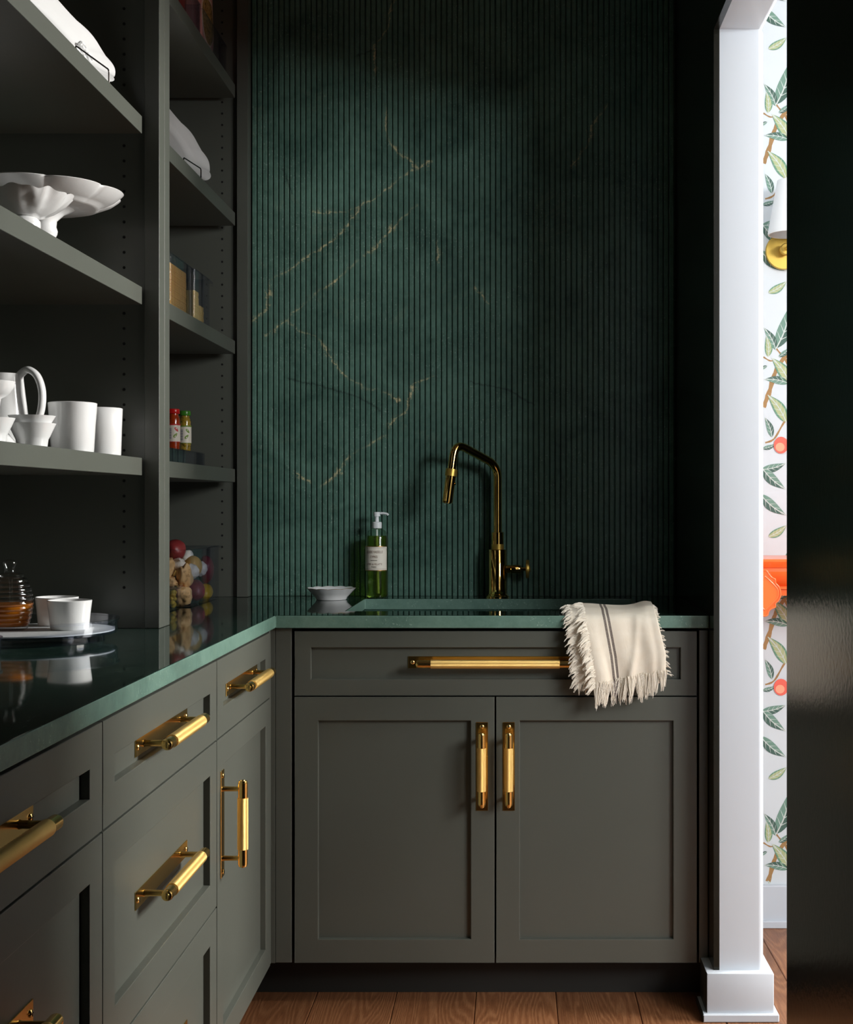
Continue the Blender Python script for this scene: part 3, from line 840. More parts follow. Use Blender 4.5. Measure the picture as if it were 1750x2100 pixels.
hz = ZY(1167, fy)
lv = BM()
lathe(lv, [(0.0115, 0.018), (0.0115, 0.037), (0.0120, 0.0375), (0.0120, 0.062), (0.0105, 0.0645), (0.0055, 0.065), (0.0050, 0.085)], (fx, fy, hz), 28, 0, 'X')
link('handle_stem', lv, 'polished_brass', fa, smooth=True)
bm = BM(); lathe(bm, [(0.006, 0.0785), (0.0245, 0.079), (0.0255, 0.0802), (0.0255, 0.0866), (0.0245, 0.0880), (0.009, 0.0884), (0.0075, 0.0910), (0, 0.0916)], (fx, fy, hz), 36, 0, 'X')
link('handle_wheel', bm, 'satin_brass', fa, smooth=True)['label'] = 'knurled satin brass control wheel'

# ------------------------------------------------------------------ soap bottle, soap dish
bx, by = -0.3825, 3.768
sb = thing('soap_bottle', 'pump bottle of green liquid soap with a printed cream label, beside the white dish', 'bottle', (bx, by, TOP))
R = 0.0315
bm = BM()
lathe(bm, [(0.0, TOP+0.0008), (R-0.004, TOP+0.0008), (R-0.001, TOP+0.003), (R, TOP+0.008), (R, TOP+0.165), (R-0.002, TOP+0.176), (R-0.008, TOP+0.186), (0.0150, TOP+0.192), (0.0125, TOP+0.193), (0.0125, TOP+0.198)], (bx, by, 0), 48)
link('bottle', bm, 'bottle_plastic', sb, smooth=True)
bm = BM(); r_ = R-0.0012
lathe(bm, [(0.0, TOP+0.002), (r_-0.004, TOP+0.002), (r_, TOP+0.007), (r_, TOP+0.164), (r_-0.003, TOP+0.1725), (0.0, TOP+0.1725)], (bx, by, 0), 48)
link('liquid', bm, 'soap', sb, smooth=True)
bm = BM()
lathe(bm, [(0.0128, TOP+0.193), (0.0138, TOP+0.1935), (0.0138, TOP+0.209), (0.0125, TOP+0.2105), (0.006, TOP+0.211), (0.0055, TOP+0.226), (0.0095, TOP+0.2262), (0.0095, TOP+0.2375), (0.008, TOP+0.2385), (0.0, TOP+0.2385)], (bx, by, 0), 28)
tube(bm, smooth_path([(bx+0.004, by, TOP+0.2345), (bx+0.018, by, TOP+0.2345), (bx+0.028, by, TOP+0.2325), (bx+0.0315, by, TOP+0.2290)], 5), 0.0036, 10, 0, True, 1.25)
link('pump', bm, 'pump', sb, smooth=True)['label'] = 'frosted white pump'
bm = BM(); tube(bm, [(bx, by, TOP+0.19), (bx+0.003, by, TOP+0.012)], 0.0028, 8); link('dip_tube', bm, 'pump', sb, smooth=True)
def cyl(cx, cy, r, ang, z): return (cx+r*math.sin(ang), cy-r*math.cos(ang), z)
def cpatch(bm, cx, cy, r, a0, a1, z0, z1, mat=0, n=14):
    for k in range(n):
        t0, t1 = a0+(a1-a0)*k/n, a0+(a1-a0)*(k+1)/n
        poly(bm, [cyl(cx, cy, r, t0, z0), cyl(cx, cy, r, t1, z0), cyl(cx, cy, r, t1, z1), cyl(cx, cy, r, t0, z1)], mat)
lz0, lz1 = ZY(1171, by-R), ZY(1120, by-R)
la0, la1 = -1.45, 1.12
bm = BM()
cpatch(bm, bx, by, R+0.0004, la0, la1, lz0, lz1, 0, 40)
for z in (lz0, lz1-0.0022): cpatch(bm, bx, by, R+0.0006, la0, la1, z, z+0.0022, 1)
for z in (lz0+0.0050, lz1-0.0055): cpatch(bm, bx, by, R+0.0006, la0+0.08, la1-0.08, z, z+0.0006, 2)
for a in (la0+0.08, la1-0.09): cpatch(bm, bx, by, R+0.0006, a, a+0.012, lz0+0.005, lz1-0.005, 2, 1)
bmesh.ops.remove_doubles(bm, verts=bm.verts, dist=1e-7)
lb = link('label', bm, ['label', 'gold_line', 'ink_brown'], sb, smooth=True)
lb['label'] = 'cream paper label with gilt bands and brown lettering'
def wrap_text(txt, size, zc, cx, cy, r, a_mid, mat, parent, squash=1.0, name='lettering'):
    cu = bpy.data.curves.new('txt', 'FONT'); cu.body = txt; cu.size = size; cu.align_x = 'CENTER'; cu.resolution_u = 2
    to = bpy.data.objects.new('txt', cu); COL.objects.link(to)
    bpy.context.view_layer.update()
    me = bpy.data.meshes.new_from_object(to.evaluated_get(bpy.context.evaluated_depsgraph_get()))
    bpy.data.objects.remove(to); bpy.data.curves.remove(cu)
    for v in me.vertices:
        v.co = Vector(cyl(cx, cy, r, a_mid+v.co.x*squash/r, zc+v.co.y))
    me.materials.clear(); me.materials.append(M[mat])
    o = bpy.data.objects.new(name, me); COL.objects.link(o); o.parent = parent
    o.matrix_parent_inverse = Matrix.Identity(4)
    return o
am = (la0+la1)/2
H = lz1-lz0
for txt, size, fz, mat, sq in (('LIQUIDE VAISSELLE', 0.0098, 0.715, 'ink_brown', 0.62), ('CYPRÈS', 0.0088, 0.525, 'ink_brown', 0.72),
                               ('♦♦♦♦♦♦', 0.0050, 0.405, 'ink_dark', 1.0), ('ASTIER de VILLATTE', 0.0074, 0.235, 'ink_brown', 0.72), ('PARIS', 0.0068, 0.125, 'ink_dark', 0.85)):
    if '♦' in txt:
        bm = BM()
        for i in range(7):
            a = am+(i-3)*0.085; z = lz0+H*0.42; h = 0.0011
            poly(bm, [cyl(bx, by, R+0.0008, a, z-h*1.4), cyl(bx, by, R+0.0008, a+0.035, z), cyl(bx, by, R+0.0008, a, z+h*1.4), cyl(bx, by, R+0.0008, a-0.035, z)])
        o = link('ornament', bm, 'ink_dark', sb); o.parent = lb; o.matrix_parent_inverse = Matrix.Identity(4)
    else:
        wrap_text(txt, size, lz0+H*fz, bx, by, R+0.0008, am, mat, lb, sq)

dx, dy = -0.4985, 3.690
bm = BM()
def scal(a, i, r, z): return 1.0+(0.030*abs(math.sin(a*6))-0.014)*max(0.0, (r-0.040)/0.026)
lathe(bm, [(0.0, TOP+0.0005), (0.040, TOP+0.0005), (0.0425, TOP+0.004), (0.043, TOP+0.007), (0.053, TOP+0.017), (0.0605, TOP+0.0250), (0.0660, TOP+0.0300),
           (0.0655, TOP+0.0315), (0.060, TOP+0.0290), (0.050, TOP+0.019), (0.040, TOP+0.009), (0.0, TOP+0.008)], (dx, dy, 0), 96, 0, 'Z', scal)
for v in bm.verts:
    d = math.hypot(v.co.x-dx, v.co.y-dy)
    if d > 0.055: v.co.z += 0.0014*abs(math.sin(math.atan2(v.co.y-dy, v.co.x-dx)*6))*(d-0.055)/0.01
dish = thing('soap_dish', 'small white dish with a scalloped gilt rim on the worktop by the soap bottle', 'dish', (dx, dy, TOP))
link('dish', bm, 'porcelain', dish, smooth=True)
bm = BM()
rim = []
for k in range(97):
    a = 2*PI*k/96; rr = 0.0657*(1.0+(0.030*abs(math.sin(a*6))-0.014)*0.98)
    rim.append((dx+rr*math.cos(a), dy+rr*math.sin(a), TOP+0.0309+0.0014*abs(math.sin(a*6))*1.0))
tube(bm, rim, 0.0006, 5); link('gilt_rim', bm, 'gold_line', dish, smooth=True)['label'] = 'thin gilt line on the rim'

# ------------------------------------------------------------------ crockery on the open shelves
def wobble(amp, n1=3, n2=5, ph=0.0):
    return lambda a, i, r, z: 1.0+amp*math.sin(n1*a+ph+z*9)+amp*0.6*math.sin(n2*a+1.3*ph+z*14)
def vessel(name, prof, loc, label, cat, mat='ceramic', seg=56, mod=None, group=None, part=None):
    bm = BM(); lathe(bm, prof, loc, seg, 0, 'Z', mod)
    o = link(part or name, bm, mat, None, smooth=True, angle=60)
    return tag(o, label, cat, group)
z3 = SH[0]; e = 0.0004
def cup_prof(r0, r1, h, t=0.003):
    return [(0.0, 0.0), (r0*0.96, 0.0), (r0, 0.003), (r0*1.0+(r1-r0)*0.45, h*0.55), (r1, h-0.001), (r1-t*0.5, h), (r1-t, h-0.001), (r0-t, 0.007), (0.0, 0.006)]
def up(p, z): return [(r, zz+z) for r, zz in p]
vessel('beaker', up(cup_prof(0.0390, 0.0448, 0.0945), z3+e), (-0.8335, 2.553, 0), 'tall white glazed beaker between the nested bowls and the rightmost beaker', 'cup', mod=wobble(0.008, 3, 5, 0.4), group=None)
vessel('beaker', up(cup_prof(0.0390, 0.0425, 0.0970), z3+e), (-0.8350, 2.735, 0), 'tall white glazed beaker at the right end of its shelf, half behind another', 'cup', mod=wobble(0.007, 3, 5, 2.0))
bowlp = [(0.0, 0.0), (0.0255, 0.0), (0.0258, 0.004), (0.0275, 0.017), (0.0300, 0.022), (0.0400, 0.0440), (0.0405, 0.0455), (0.0385, 0.0455), (0.0270, 0.0235), (0.022, 0.008), (0.0, 0.006)]
vessel('bowl', up(bowlp, z3+e), (-0.8480, 2.380, 0), 'small white footed bowl with another bowl nested inside it', 'bowl', mod=wobble(0.006, 2, 5, 0.2))
vessel('bowl', [(r, z+z3+0.0172) for r, z in [(0.0, 0.0), (0.0212, 0.0), (0.0218, 0.006), (0.0290, 0.024), (0.0390, 0.0405), (0.0398, 0.042), (0.0378, 0.042), (0.027, 0.024), (0.019, 0.006), (0.0, 0.004)]], (-0.8480, 2.380, 0), 'small white bowl nested in the footed bowl, in front of the pitcher', 'bowl', mod=wobble(0.006, 2, 5, 1.1))
vessel('bowl', up(bowlp, z3+e), (-0.8630, 2.225, 0), 'white footed bowl cut off by the left picture edge beneath the compote', 'bowl', mod=wobble(0.006, 2, 5, 1.7))
# compote: shallow bowl on a stem with a flared foot
zc = z3+e
vessel('compote', up([(0.0, 0.0), (0.0400, 0.0), (0.0410, 0.003), (0.0380, 0.010), (0.0220, 0.030), (0.0110, 0.042), (0.0095, 0.062), (0.0130, 0.086), (0.0265, 0.0935), (0.0345, 0.106), (0.0365, 0.1160), (0.0345, 0.1168), (0.0300, 0.1050), (0.0, 0.0955)], zc), (-0.9010, 2.340, 0), 'white footed compote with a shallow round bowl, before the pitcher', 'compote', mod=wobble(0.005, 2, 3, 0.5))
# pitcher
px_, py_ = -0.9420, 2.490
pt = thing('pitcher', 'white glazed pitcher with a large looped handle behind the compote', 'pitcher', (px_, py_, z3))
bm = BM()
def spout_mod(a, i, r, z):
    k = max(0.0, (z-z3-0.10)/0.045)
    return 1.0+0.30*k*math.exp(-((a-PI)**2)/0.10)+0.006*math.sin(3*a)
lathe(bm, up([(0.0, 0.0), (0.046, 0.0), (0.049, 0.004), (0.0500, 0.020), (0.0470, 0.055), (0.0410, 0.100), (0.0370, 0.135), (0.0375, 0.1425), (0.0355, 0.1425), (0.0345, 0.135), (0.0385, 0.100), (0.0445, 0.055), (0.0470, 0.020), (0.043, 0.008), (0.0, 0.007)], z3+e), (px_, py_, 0), 64, 0, 'Z', spout_mod)
link('body', bm, 'ceramic', pt, smooth=True, angle=60)
bm = BM()
hp = smooth_path([(0.030, 0.133), (0.036, 0.143), (0.050, 0.1505), (0.067, 0.139), (0.0765, 0.112), (0.0755, 0.080), (0.066, 0.052), (0.054, 0.036), (0.0465, 0.030)], 6)
tube(bm, [(px_+p.x, py_-p.x*0.12, z3+p.y) for p in hp], lambda t: 0.0068-0.001*t, 12, 0, True, 1.5)
link('handle', bm, 'ceramic', pt, smooth=True, angle=60)
# cake stands
z2 = SH[1]
def petal(n, amp, r0, rmax, ph=0.0):
    def f(a, i, r, z):
        k = max(0.0, (r-r0)/(rmax-r0))
        c = abs(math.cos((a+ph)*n/2))**0.55
        return 1.0+amp*k*(c-0.75)
    return f
csx, csy = -0.911, 2.610
bm = BM(); s = z2+e
lathe(bm, up([(0.0, 0.0), (0.056, 0.0), (0.057, 0.006), (0.050, 0.012), (0.040, 0.020), (0.0265, 0.030), (0.0290, 0.036), (0.0290, 0.044), (0.0255, 0.050), (0.0255, 0.062), (0.0285, 0.068), (0.0295, 0.074), (0.0270, 0.082), (0.0280, 0.094), (0.042, 0.108), (0.060, 0.117), (0.060, 0.118)], s), (csx, csy, 0), 56)
big = thing('cake_stand', 'large white cake stand with a wide petal-shaped plate on a ridged stem', 'cake stand', (csx, csy, z2))
link('stem', bm, 'ceramic', big, smooth=True, angle=50)
bm = BM()
lathe(bm, up([(0.0, 0.1175), (0.060, 0.1180), (0.098, 0.1190), (0.106, 0.1212), (0.110, 0.1250), (0.118, 0.1270), (0.136, 0.1355), (0.148, 0.1450), (0.1515, 0.1485), (0.1505, 0.1500), (0.146, 0.1480), (0.132, 0.1395), (0.114, 0.1310), (0.098, 0.1240), (0.0, 0.1220)], s), (csx, csy, 0), 160, 0, 'Z', petal(8, 0.085, 0.085, 0.152, 0.0))
link('plate', bm, 'ceramic', big, smooth=True, angle=70)
smx, smy = -0.8770, 2.415
bm = BM()
lathe(bm, up([(0.0, 0.0), (0.036, 0.0), (0.037, 0.004), (0.033, 0.012), (0.0300, 0.030), (0.0310, 0.044), (0.0305, 0.052), (0.027, 0.056), (0.024, 0.060)], s), (smx, smy, 0), 48)
small = thing('footed_dish', 'small white footed dish with leafy relief and a ruffled rim, before the cake stand', 'dish', (smx, smy, z2))
link('stem', bm, 'ceramic', small, smooth=True, angle=50)
bm = BM()
def ruff(a, i, r, z):
    k = max(0.0, (r-0.045)/0.04)
    return 1.0+k*(0.018*math.sin(a*16)+0.014*math.sin(a*5+1))
lathe(bm, up([(0.0, 0.058), (0.028, 0.0585), (0.040, 0.062), (0.056, 0.071), (0.072, 0.084), (0.082, 0.0960), (0.0845, 0.0990), (0.082, 0.0997), (0.070, 0.089), (0.054, 0.077), (0.0, 0.067)], s), (smx, smy, 0), 140, 0, 'Z', ruff)
for v in bm.verts:
    d = math.hypot(v.co.x-smx, v.co.y-smy)
    a = math.atan2(v.co.y-smy, v.co.x-smx)
    if d > 0.035:
        k = min(1, (d-0.035)/0.03)
        v.co.z += k*0.0022*math.sin(a*9+d*90)+0.0014*k*math.sin(a*16)*(d > 0.07)
        nz = mnoise.noise(Vector((v.co.x*60, v.co.y*60, v.co.z*60)))
        v.co.x += math.cos(a)*0.0045*k*nz; v.co.y += math.sin(a)*0.0045*k*nz
link('bowl', bm, 'ceramic', small, smooth=True, angle=75)
# nested behind it: smooth white bowl
vessel('bowl', up([(0.0, 0.0), (0.030, 0.0), (0.031, 0.006), (0.026, 0.012), (0.024, 0.040), (0.030, 0.055), (0.050, 0.066), (0.062, 0.080), (0.066, 0.098), (0.063, 0.098), (0.056, 0.080), (0.0, 0.062)], s), (-0.868, 2.210, 0), 'plain white footed bowl behind the leafy dish, out at the left edge', 'bowl') if False else None

# platters on wire easels
def platter(name, loc, yaw, lean, a, b2, label, relief=False):
    bm = BM(); seg = 120
    rings = []
    prof = [(0.0, 0.000), (0.55, 0.000), (0.70, 0.001), (0.74, 0.006), (0.80, 0.009), (0.90, 0.016), (0.985, 0.021), (1.0, 0.0215), (0.992, 0.0185), (0.90, 0.012), (0.78, 0.003), (0.70, -0.004), (0.5, -0.005), (0.0, -0.005)]
    for rr, n in prof:
        ring = []
        for k in range(seg):
            t = 2*PI*k/seg
            e_ = 1.0
            cu, su = math.cos(t), math.sin(t)
            u = a*math.copysign(abs(cu)**e_, cu); v = b2*math.copysign(abs(su)**e_, su)
            sc = 1.0+0.035*rr*rr*(abs(math.cos(t*5))**0.6-0.6)
            nn = n+(0.0016*math.sin(t*10+0.5) if rr > 0.8 else 0)
            ring.append(bm.verts.new((u*rr*sc, v*rr*sc, nn)))
        rings.append(ring)
    for r0, r1 in zip(rings[:-1], rings[1:]):
        for k in range(seg): bm.faces.new((r0[k], r0[(k+1) % seg], r1[(k+1) % seg], r1[k]))
    bmesh.ops.remove_doubles(bm, verts=bm.verts, dist=1e-6)
    if relief:
        for side in (1, -1):
            for (u0, v0, r0) in ((0.62, 0.10, 0.016), (0.70, -0.02, 0.013), (0.66, 0.26, 0.011)):
                pts = [(side*(u0*a+r0*(1-0.6*t)*math.cos(5*t)), v0*b2+r0*(1-0.6*t)*math.sin(5*t), 0.0075) for t in [i/14 for i in range(15)]]
                tube(bm, pts, 0.0028, 6)
    # local u -> +Y, v -> up, n -> +X, then lean back and turn
    Fm = Matrix(((0, 0, 1, 0), (1, 0, 0, 0), (0, 1, 0, 0), (0, 0, 0, 1)))
    W = Matrix.Translation(loc) @ Matrix.Rotation(-yaw, 4, 'Z') @ Matrix.Rotation(-lean, 4, 'Y') @ Fm
    bmesh.ops.transform(bm, matrix=W, verts=bm.verts)
    return tag(link(name, bm, 'ceramic', None, smooth=True, angle=60), label, 'platter')
def easel(loc, yaw, lean, half, zs, label):
    bm = BM(); r = 0.0016
    W = Matrix.Translation((loc[0], loc[1], zs)) @ Matrix.Rotation(-yaw, 4, 'Z')
    h = 0.038
    def T(p): return W @ Vector(p)
    fr = 0.045
    tube(bm, [T(p) for p in fillet([(-0.10, -half, 0.002), (fr, -half, 0.002), (fr, -half, h), (fr, half, h+0.003), (fr, half, 0.002), (-0.10, half, 0.002)], 0.006, 4)], r, 8)
    tp = -0.085
    tube(bm, [T(p) for p in fillet([(-0.010, -half, 0.002), (tp+0.016, -half*0.6, 0.15), (tp+0.016, half*0.6, 0.15), (-0.010, half, 0.002)], 0.01, 4)], r, 8)
    tube(bm, [T((-0.10, -half, 0.002)), T((-0.10, half, 0.002))], r, 8)
    return tag(link('plate_easel', bm, 'wire', None, smooth=True), label, 'plate stand')
z1 = SH[2]
LEAN = 0.36
for dcy, lab, rel, lab2, hf in ((3.335, 'long white scalloped platter leaning on its easel in the corner bay', False, 'dark wire plate easel holding the platter in the corner bay', 0.062),
                                (2.478, 'long white platter with scroll relief leaning on the upper left shelf', True, 'dark wire plate easel holding the platter on the upper left shelf', 0.075)):
    platter('platter', (-0.874, dcy, z1+(0.0745 if rel else 0.0975)), 0.113, LEAN, 0.30, 0.076 if rel else 0.100, lab, rel)
    easel((-0.846, dcy+(0.04 if not rel else 0.100), z1), 0.113, LEAN, hf, z1, lab2)

# ------------------------------------------------------------------ turntable, honey jar and cups on the worktop
tx, ty = -0.913, 2.585
tt = thing('turntable', 'clear plastic turntable with a white disc, carrying the honey jar and two cups', 'turntable', (tx, ty, TOP))
bm = BM()
lathe(bm, up([(0.146, 0.0150), (0.1485, 0.0150), (0.1500, 0.018), (0.1510, 0.0385), (0.1535, 0.0400), (0.1535, 0.0430), (0.1490, 0.0430), (0.1480, 0.0400), (0.1470, 0.0200)], TOP), (tx, ty, 0), 96, 0, 'Z', None, True)
link('rim', bm, 'acrylic', tt, smooth=True)
bm = BM(); lathe(bm, up([(0.0, 0.0155), (0.1455, 0.0155), (0.1455, 0.0190), (0.0, 0.0190)], TOP), (tx, ty, 0), 96); link('tray', bm, 'acrylic', tt, smooth=True)
bm = BM(); lathe(bm, up([(0.0, 0.0192), (0.1445, 0.0192), (0.1445, 0.0215), (0.0, 0.0215)], TOP), (tx, ty, 0), 96); link('mat', bm, 'white_disc', tt, smooth=True)['label'] = 'white textured disc'
bm = BM(); lathe(bm, up([(0.098, 0.0005), (0.126, 0.0005), (0.124, 0.0150), (0.100, 0.0150)], TOP), (tx, ty, 0), 80, 0, 'Z', None, True); link('base', bm, 'acrylic', tt, smooth=True)
zt_ = TOP+0.0217
hx, hy = -0.9635, 2.585
hj = thing('honey_jar', 'beehive-shaped ribbed glass honey jar with a knobbed lid on the turntable', 'jar', (hx, hy, zt_))
env = [(0.030, 0.000), (0.0345, 0.010), (0.0385, 0.022), (0.0410, 0.036), (0.0422, 0.050), (0.0415, 0.062), (0.0395, 0.074), (0.0360, 0.086), (0.0310, 0.096), (0.0250, 0.103)]
def env_r(z):
    for (r0, a0), (r1, a1) in zip(env[:-1], env[1:]):
        if a0 <= z <= a1: return r0+(r1-r0)*(z-a0)/(a1-a0)
    return env[-1][0]
outer = []; nb = 11; hz_ = 0.100
for i in range(nb*8+1):
    z = hz_*i/(nb*8); outer.append((env_r(z)+0.0022*abs(math.sin(PI*nb*z/hz_))**0.7-0.0008, z))
inner = [(max(0.003, env_r(z)-0.0030+0.0012*abs(math.sin(PI*nb*z/hz_))), z) for z in [hz_-i*(hz_-0.006)/60 for i in range(61)]]
bm = BM(); lathe(bm, [(0.0, zt_)]+[(r, z+zt_) for r, z in outer]+[(r, z+zt_) for r, z in inner]+[(0.0, zt_+0.006)], (hx, hy, 0), 56)
link('jar', bm, 'jar_glass', hj, smooth=True, angle=70)
bm = BM(); hl = 0.050
fill = [(env_r(z)-0.0012+0.0020*abs(math.sin(PI*nb*z/hz_)), z) for z in [0.0075+i*(hl-0.0075)/44 for i in range(45)]]
lathe(bm, [(0.0, zt_+0.0075)]+[(r, z+zt_) for r, z in fill]+[(0.0, zt_+hl)], (hx, hy, 0), 56)
link('honey', bm, 'honey', hj, smooth=True, angle=70)
bm = BM()
lathe(bm, up([(0.0, 0.0985), (0.024, 0.0985), (0.0262, 0.1015), (0.0255, 0.105), (0.021, 0.1075), (0.0110, 0.1090), (0.0090, 0.1135), (0.0095, 0.119), (0.0122, 0.1245), (0.0125, 0.128), (0.0105, 0.1315), (0.0055, 0.1335), (0.0, 0.1338)], zt_), (hx, hy, 0), 48)
link('lid', bm, 'jar_glass', hj, smooth=True, angle=50)
bm = BM(); tube(bm, [(hx+0.002, hy, zt_+0.098), (hx+0.004, hy, zt_+0.012)], 0.0032, 10); link('dipper', bm, 'jar_glass', hj, smooth=True)
cprof = cup_prof(0.0358, 0.0416, 0.0560)
vessel('cup', up(cprof, zt_+0.0001), (-0.8520, 2.595, 0), 'low white glazed cup in front on the turntable', 'cup', mod=wobble(0.006, 3, 5, 0.9))
vessel('cup', up(cprof, zt_+0.0001), (-0.9060, 2.682, 0), 'low white glazed cup half hidden behind the front one', 'cup', mod=wobble(0.006, 3, 5, 2.4))
# edge of a second clear tray
bm = BM()
lathe(bm, up([(0.0, 0.0005), (0.096, 0.0005), (0.098, 0.002), (0.0985, 0.026), (0.1010, 0.028), (0.1010, 0.031), (0.0965, 0.031), (0.0955, 0.004), (0.0, 0.0035)], TOP), (-0.985, 2.322, 0), 72)
tag(link('tray', bm, 'acrylic', None, smooth=True), 'round clear tray in front of the turntable, just entering at the left edge', 'tray')

# ------------------------------------------------------------------ clear bins
def bin_box(name, x0, x1, y0, y1, z0, h, label, t=0.0025, lip=0.012, handle=True):
    root = thing(name, label, 'bin', ((x0+x1)/2, (y0+y1)/2, z0))
    bm = BM()
    o = [(x0, y0), (x1, y0), (x1, y1), (x0, y1)]; i = [(x0+t, y0+t), (x1-t, y0+t), (x1-t, y1-t), (x0+t, y1-t)]
    def ringv(c, z): return [bm.verts.new((x, y, z)) for x, y in c]
    a = ringv(o, z0+0.0004); b_ = ringv(o, z0+h); c = ringv(i, z0+h); d = ringv(i, z0+t)
    bm.faces.new(a)
    for p, q in ((a, b_), (b_, c), (c, d)):
        for k in range(4): bm.faces.new((p[k], p[(k+1) % 4], q[(k+1) % 4], q[k]))
    bm.faces.new(d)
    es = [e_ for e_ in bm.edges if abs(e_.verts[0].co.z-e_.verts[1].co.z) > 0.01]
    bmesh.ops.bevel(bm, geom=es, offset=0.003, segments=3, affect='EDGES', profile=0.5)
    link('tub', bm, 'acrylic', root, smooth=True, angle=40)
    bm = BM()
    rp = [(x0, y0), (x1, y0), (x1, y1), (x0, y1)]
    pts = [(x, y, z0+h) for x, y in rp]+[(x0, y0, z0+h)]
    tube(bm, pts, 0.0014, 6)
    link('rim', bm, 'acrylic', root, smooth=True)
    if handle:
        bm = BM(); box(bm, x0+0.02, x1, y1, y1+lip, z0+h-0.004, z0+h, 0, 0.001); box(bm, x0+0.02, x1, y1+lip-0.002, y1+lip, z0+h-0.012, z0+h-0.003, 0, 0.0006)
        link('grip_lip', bm, 'acrylic', root)
    return root
bin_box('storage_bin', -1.05, -0.815, 3.410, 3.737, TOP, 0.145, 'clear bin of roots and garlic standing on the corner worktop', lip=0.030)
bin_box('storage_bin', -0.97, -0.8325, 3.265, 3.385, TOP, 0.052, 'small clear lidded box beside the bin of roots', handle=False)
# contents: (kind, x, y, z, size)
def lump(name, mat, loc, r, rot, label, cat, amp=0.12, freq=1.6, seed=0.0, sub=3, parts=None):
    bm = BM(); bmesh.ops.create_icosphere(bm, subdivisions=5 if amp > 0.2 else sub, radius=1.0)
    for v in bm.verts:
        n = mnoise.noise(v.co*freq+Vector((seed, seed*2.3, -seed)))
        if amp > 0.2: n += 0.10*mnoise.noise(v.co*freq*2.0+Vector((seed, 0, seed)))
        v.co *= 1.0+amp*n
        v.co = Vector((v.co.x*r[0], v.co.y*r[1], v.co.z*r[2]))
    o = link(name, bm, mat, None, smooth=True, angle=80, loc=loc)
    o.rotation_euler = rot
    return tag(o, label, cat)
def garlic(loc, r, rot, label, roots=False):
    root = thing('garlic_bulb', label, 'garlic', loc)
    bm = BM()
    def lobes(a, i, rr, z): return 1.0+0.075*abs(math.cos(a*4.5))*(1.0 if abs(z) < r*0.8 else 0.3)-0.03
    pr = [(0.0, -r*0.78), (r*0.35, -r*0.76), (r*0.72, -r*0.55), (r*0.97, -r*0.12), (r*0.92, r*0.22), (r*0.62, r*0.60), (r*0.30, r*0.88), (r*0.16, r*1.10), (r*0.14, r*1.40), (0.0, r*1.42)]
    P = smooth_path([(a, b2, 0) for a, b2 in pr], 4)
    lathe(bm, [(max(0, p.x), p.y) for p in P], (0, 0, 0), 54, 0, 'Z', lobes)
    o = link('bulb', bm, 'garlic', None, smooth=True, angle=70); o.parent = root
    if roots:
        bm = BM(); rn = random.Random(2)
        for k in range(26):
            a = rn.uniform(0, 2*PI); q = r*0.42*math.sqrt(rn.random())
            bmesh.ops.create_icosphere(bm, subdivisions=1, radius=r*0.11, matrix=Matrix.Translation((q*math.cos(a), q*math.sin(a), -r*0.80+rn.uniform(-1, 1)*r*0.05)))
        o2 = link('root_end', bm, 'garlic_root', None, smooth=True); o2.parent = root; o2['label'] = 'dry tan root end'
    root.rotation_euler = rot
    return root
def at(px, py, d): return ((px-1055)*d/2777.0, d, 1.178-(py-1031)*d/2777.0)
lump('red_potato', 'red_potato', (-0.876, 3.500, 1.056), (0.027, 0.032, 0.026), (0.2, 0.3, 0.4), 'red potato lying on top of the heap in the clear bin', 'potato', 0.16, 1.3, 1.0)
lump('ginger_root', 'ginger', (-0.886, 3.452, 1.010), (0.020, 0.038, 0.018), (0.7, 0.2, 0.2), 'knobbly tan ginger root high in the bin beside the post', 'ginger', 0.28, 1.9, 3.1)
lump('ginger_root', 'ginger', (-0.880, 3.445, 0.978), (0.018, 0.026, 0.016), (0.2, 0.1, 0.9), 'tan ginger root peeking out just above the small lidded box', 'ginger', 0.26, 1.9, 7.7)
lump('ginger_root', 'ginger', (-0.843, 3.462, 0.986), (0.019, 0.045, 0.023), (-0.75, 0.1, 0.05), 'long tan ginger root in the middle of the bin', 'ginger', 0.27, 1.7, 5.2)
lump('ginger_root', 'ginger', (-0.846, 3.452, 0.940), (0.025, 0.032, 0.023), (-0.5, 0.1, 0.2), 'fat tan ginger root on the floor of the bin at its corner', 'ginger', 0.24, 1.7, 9.4)
garlic((-0.862, 3.478, 1.020), 0.018, (0.9, 0.5, 0.0), 'white garlic bulb just under the top red potato')
garlic((-0.862, 3.560, 1.036), 0.020, (-0.5, -0.9, 0.6), 'white garlic bulb at the back of the heap, left of the bin handle')
garlic((-0.838, 3.510, 1.000), 0.0215, (2.1, 0.5, 0.2), 'large white garlic bulb between the ginger and the yellow potato')
lump('yellow_potato', 'yellow_potato', (-0.846, 3.556, 1.010), (0.024, 0.027, 0.031), (0.3, 0.2, 0.0), 'yellow potato in the middle of the bin between two garlic bulbs', 'potato', 0.10, 1.2, 2.2)
garlic((-0.838, 3.610, 1.002), 0.0205, (1.3, -1.25, 0.0), 'white garlic bulb turned to show its dry root end', True)
lump('red_potato', 'purple_potato', (-0.842, 3.690, 0.996), (0.023, 0.030, 0.038), (0.2, 0.0, 0.3), 'dark red potato standing at the far end of the bin', 'potato', 0.08, 1.2, 4.1)
lump('red_potato', 'purple_potato', (-0.844, 3.575, 0.946), (0.026, 0.036, 0.029), (0.2, 0.1, 0.5), 'purplish red potato on the floor of the bin next to the lemon', 'potato', 0.08, 1.2, 6.3)
lump('lemon', 'lemon', (-0.840, 3.680, 0.936), (0.0205, 0.030, 0.0205), (0.4, 0.0, 0.2), 'yellow lemon on the floor of the bin at its far end', 'lemon', 0.05, 1.1, 8.0)
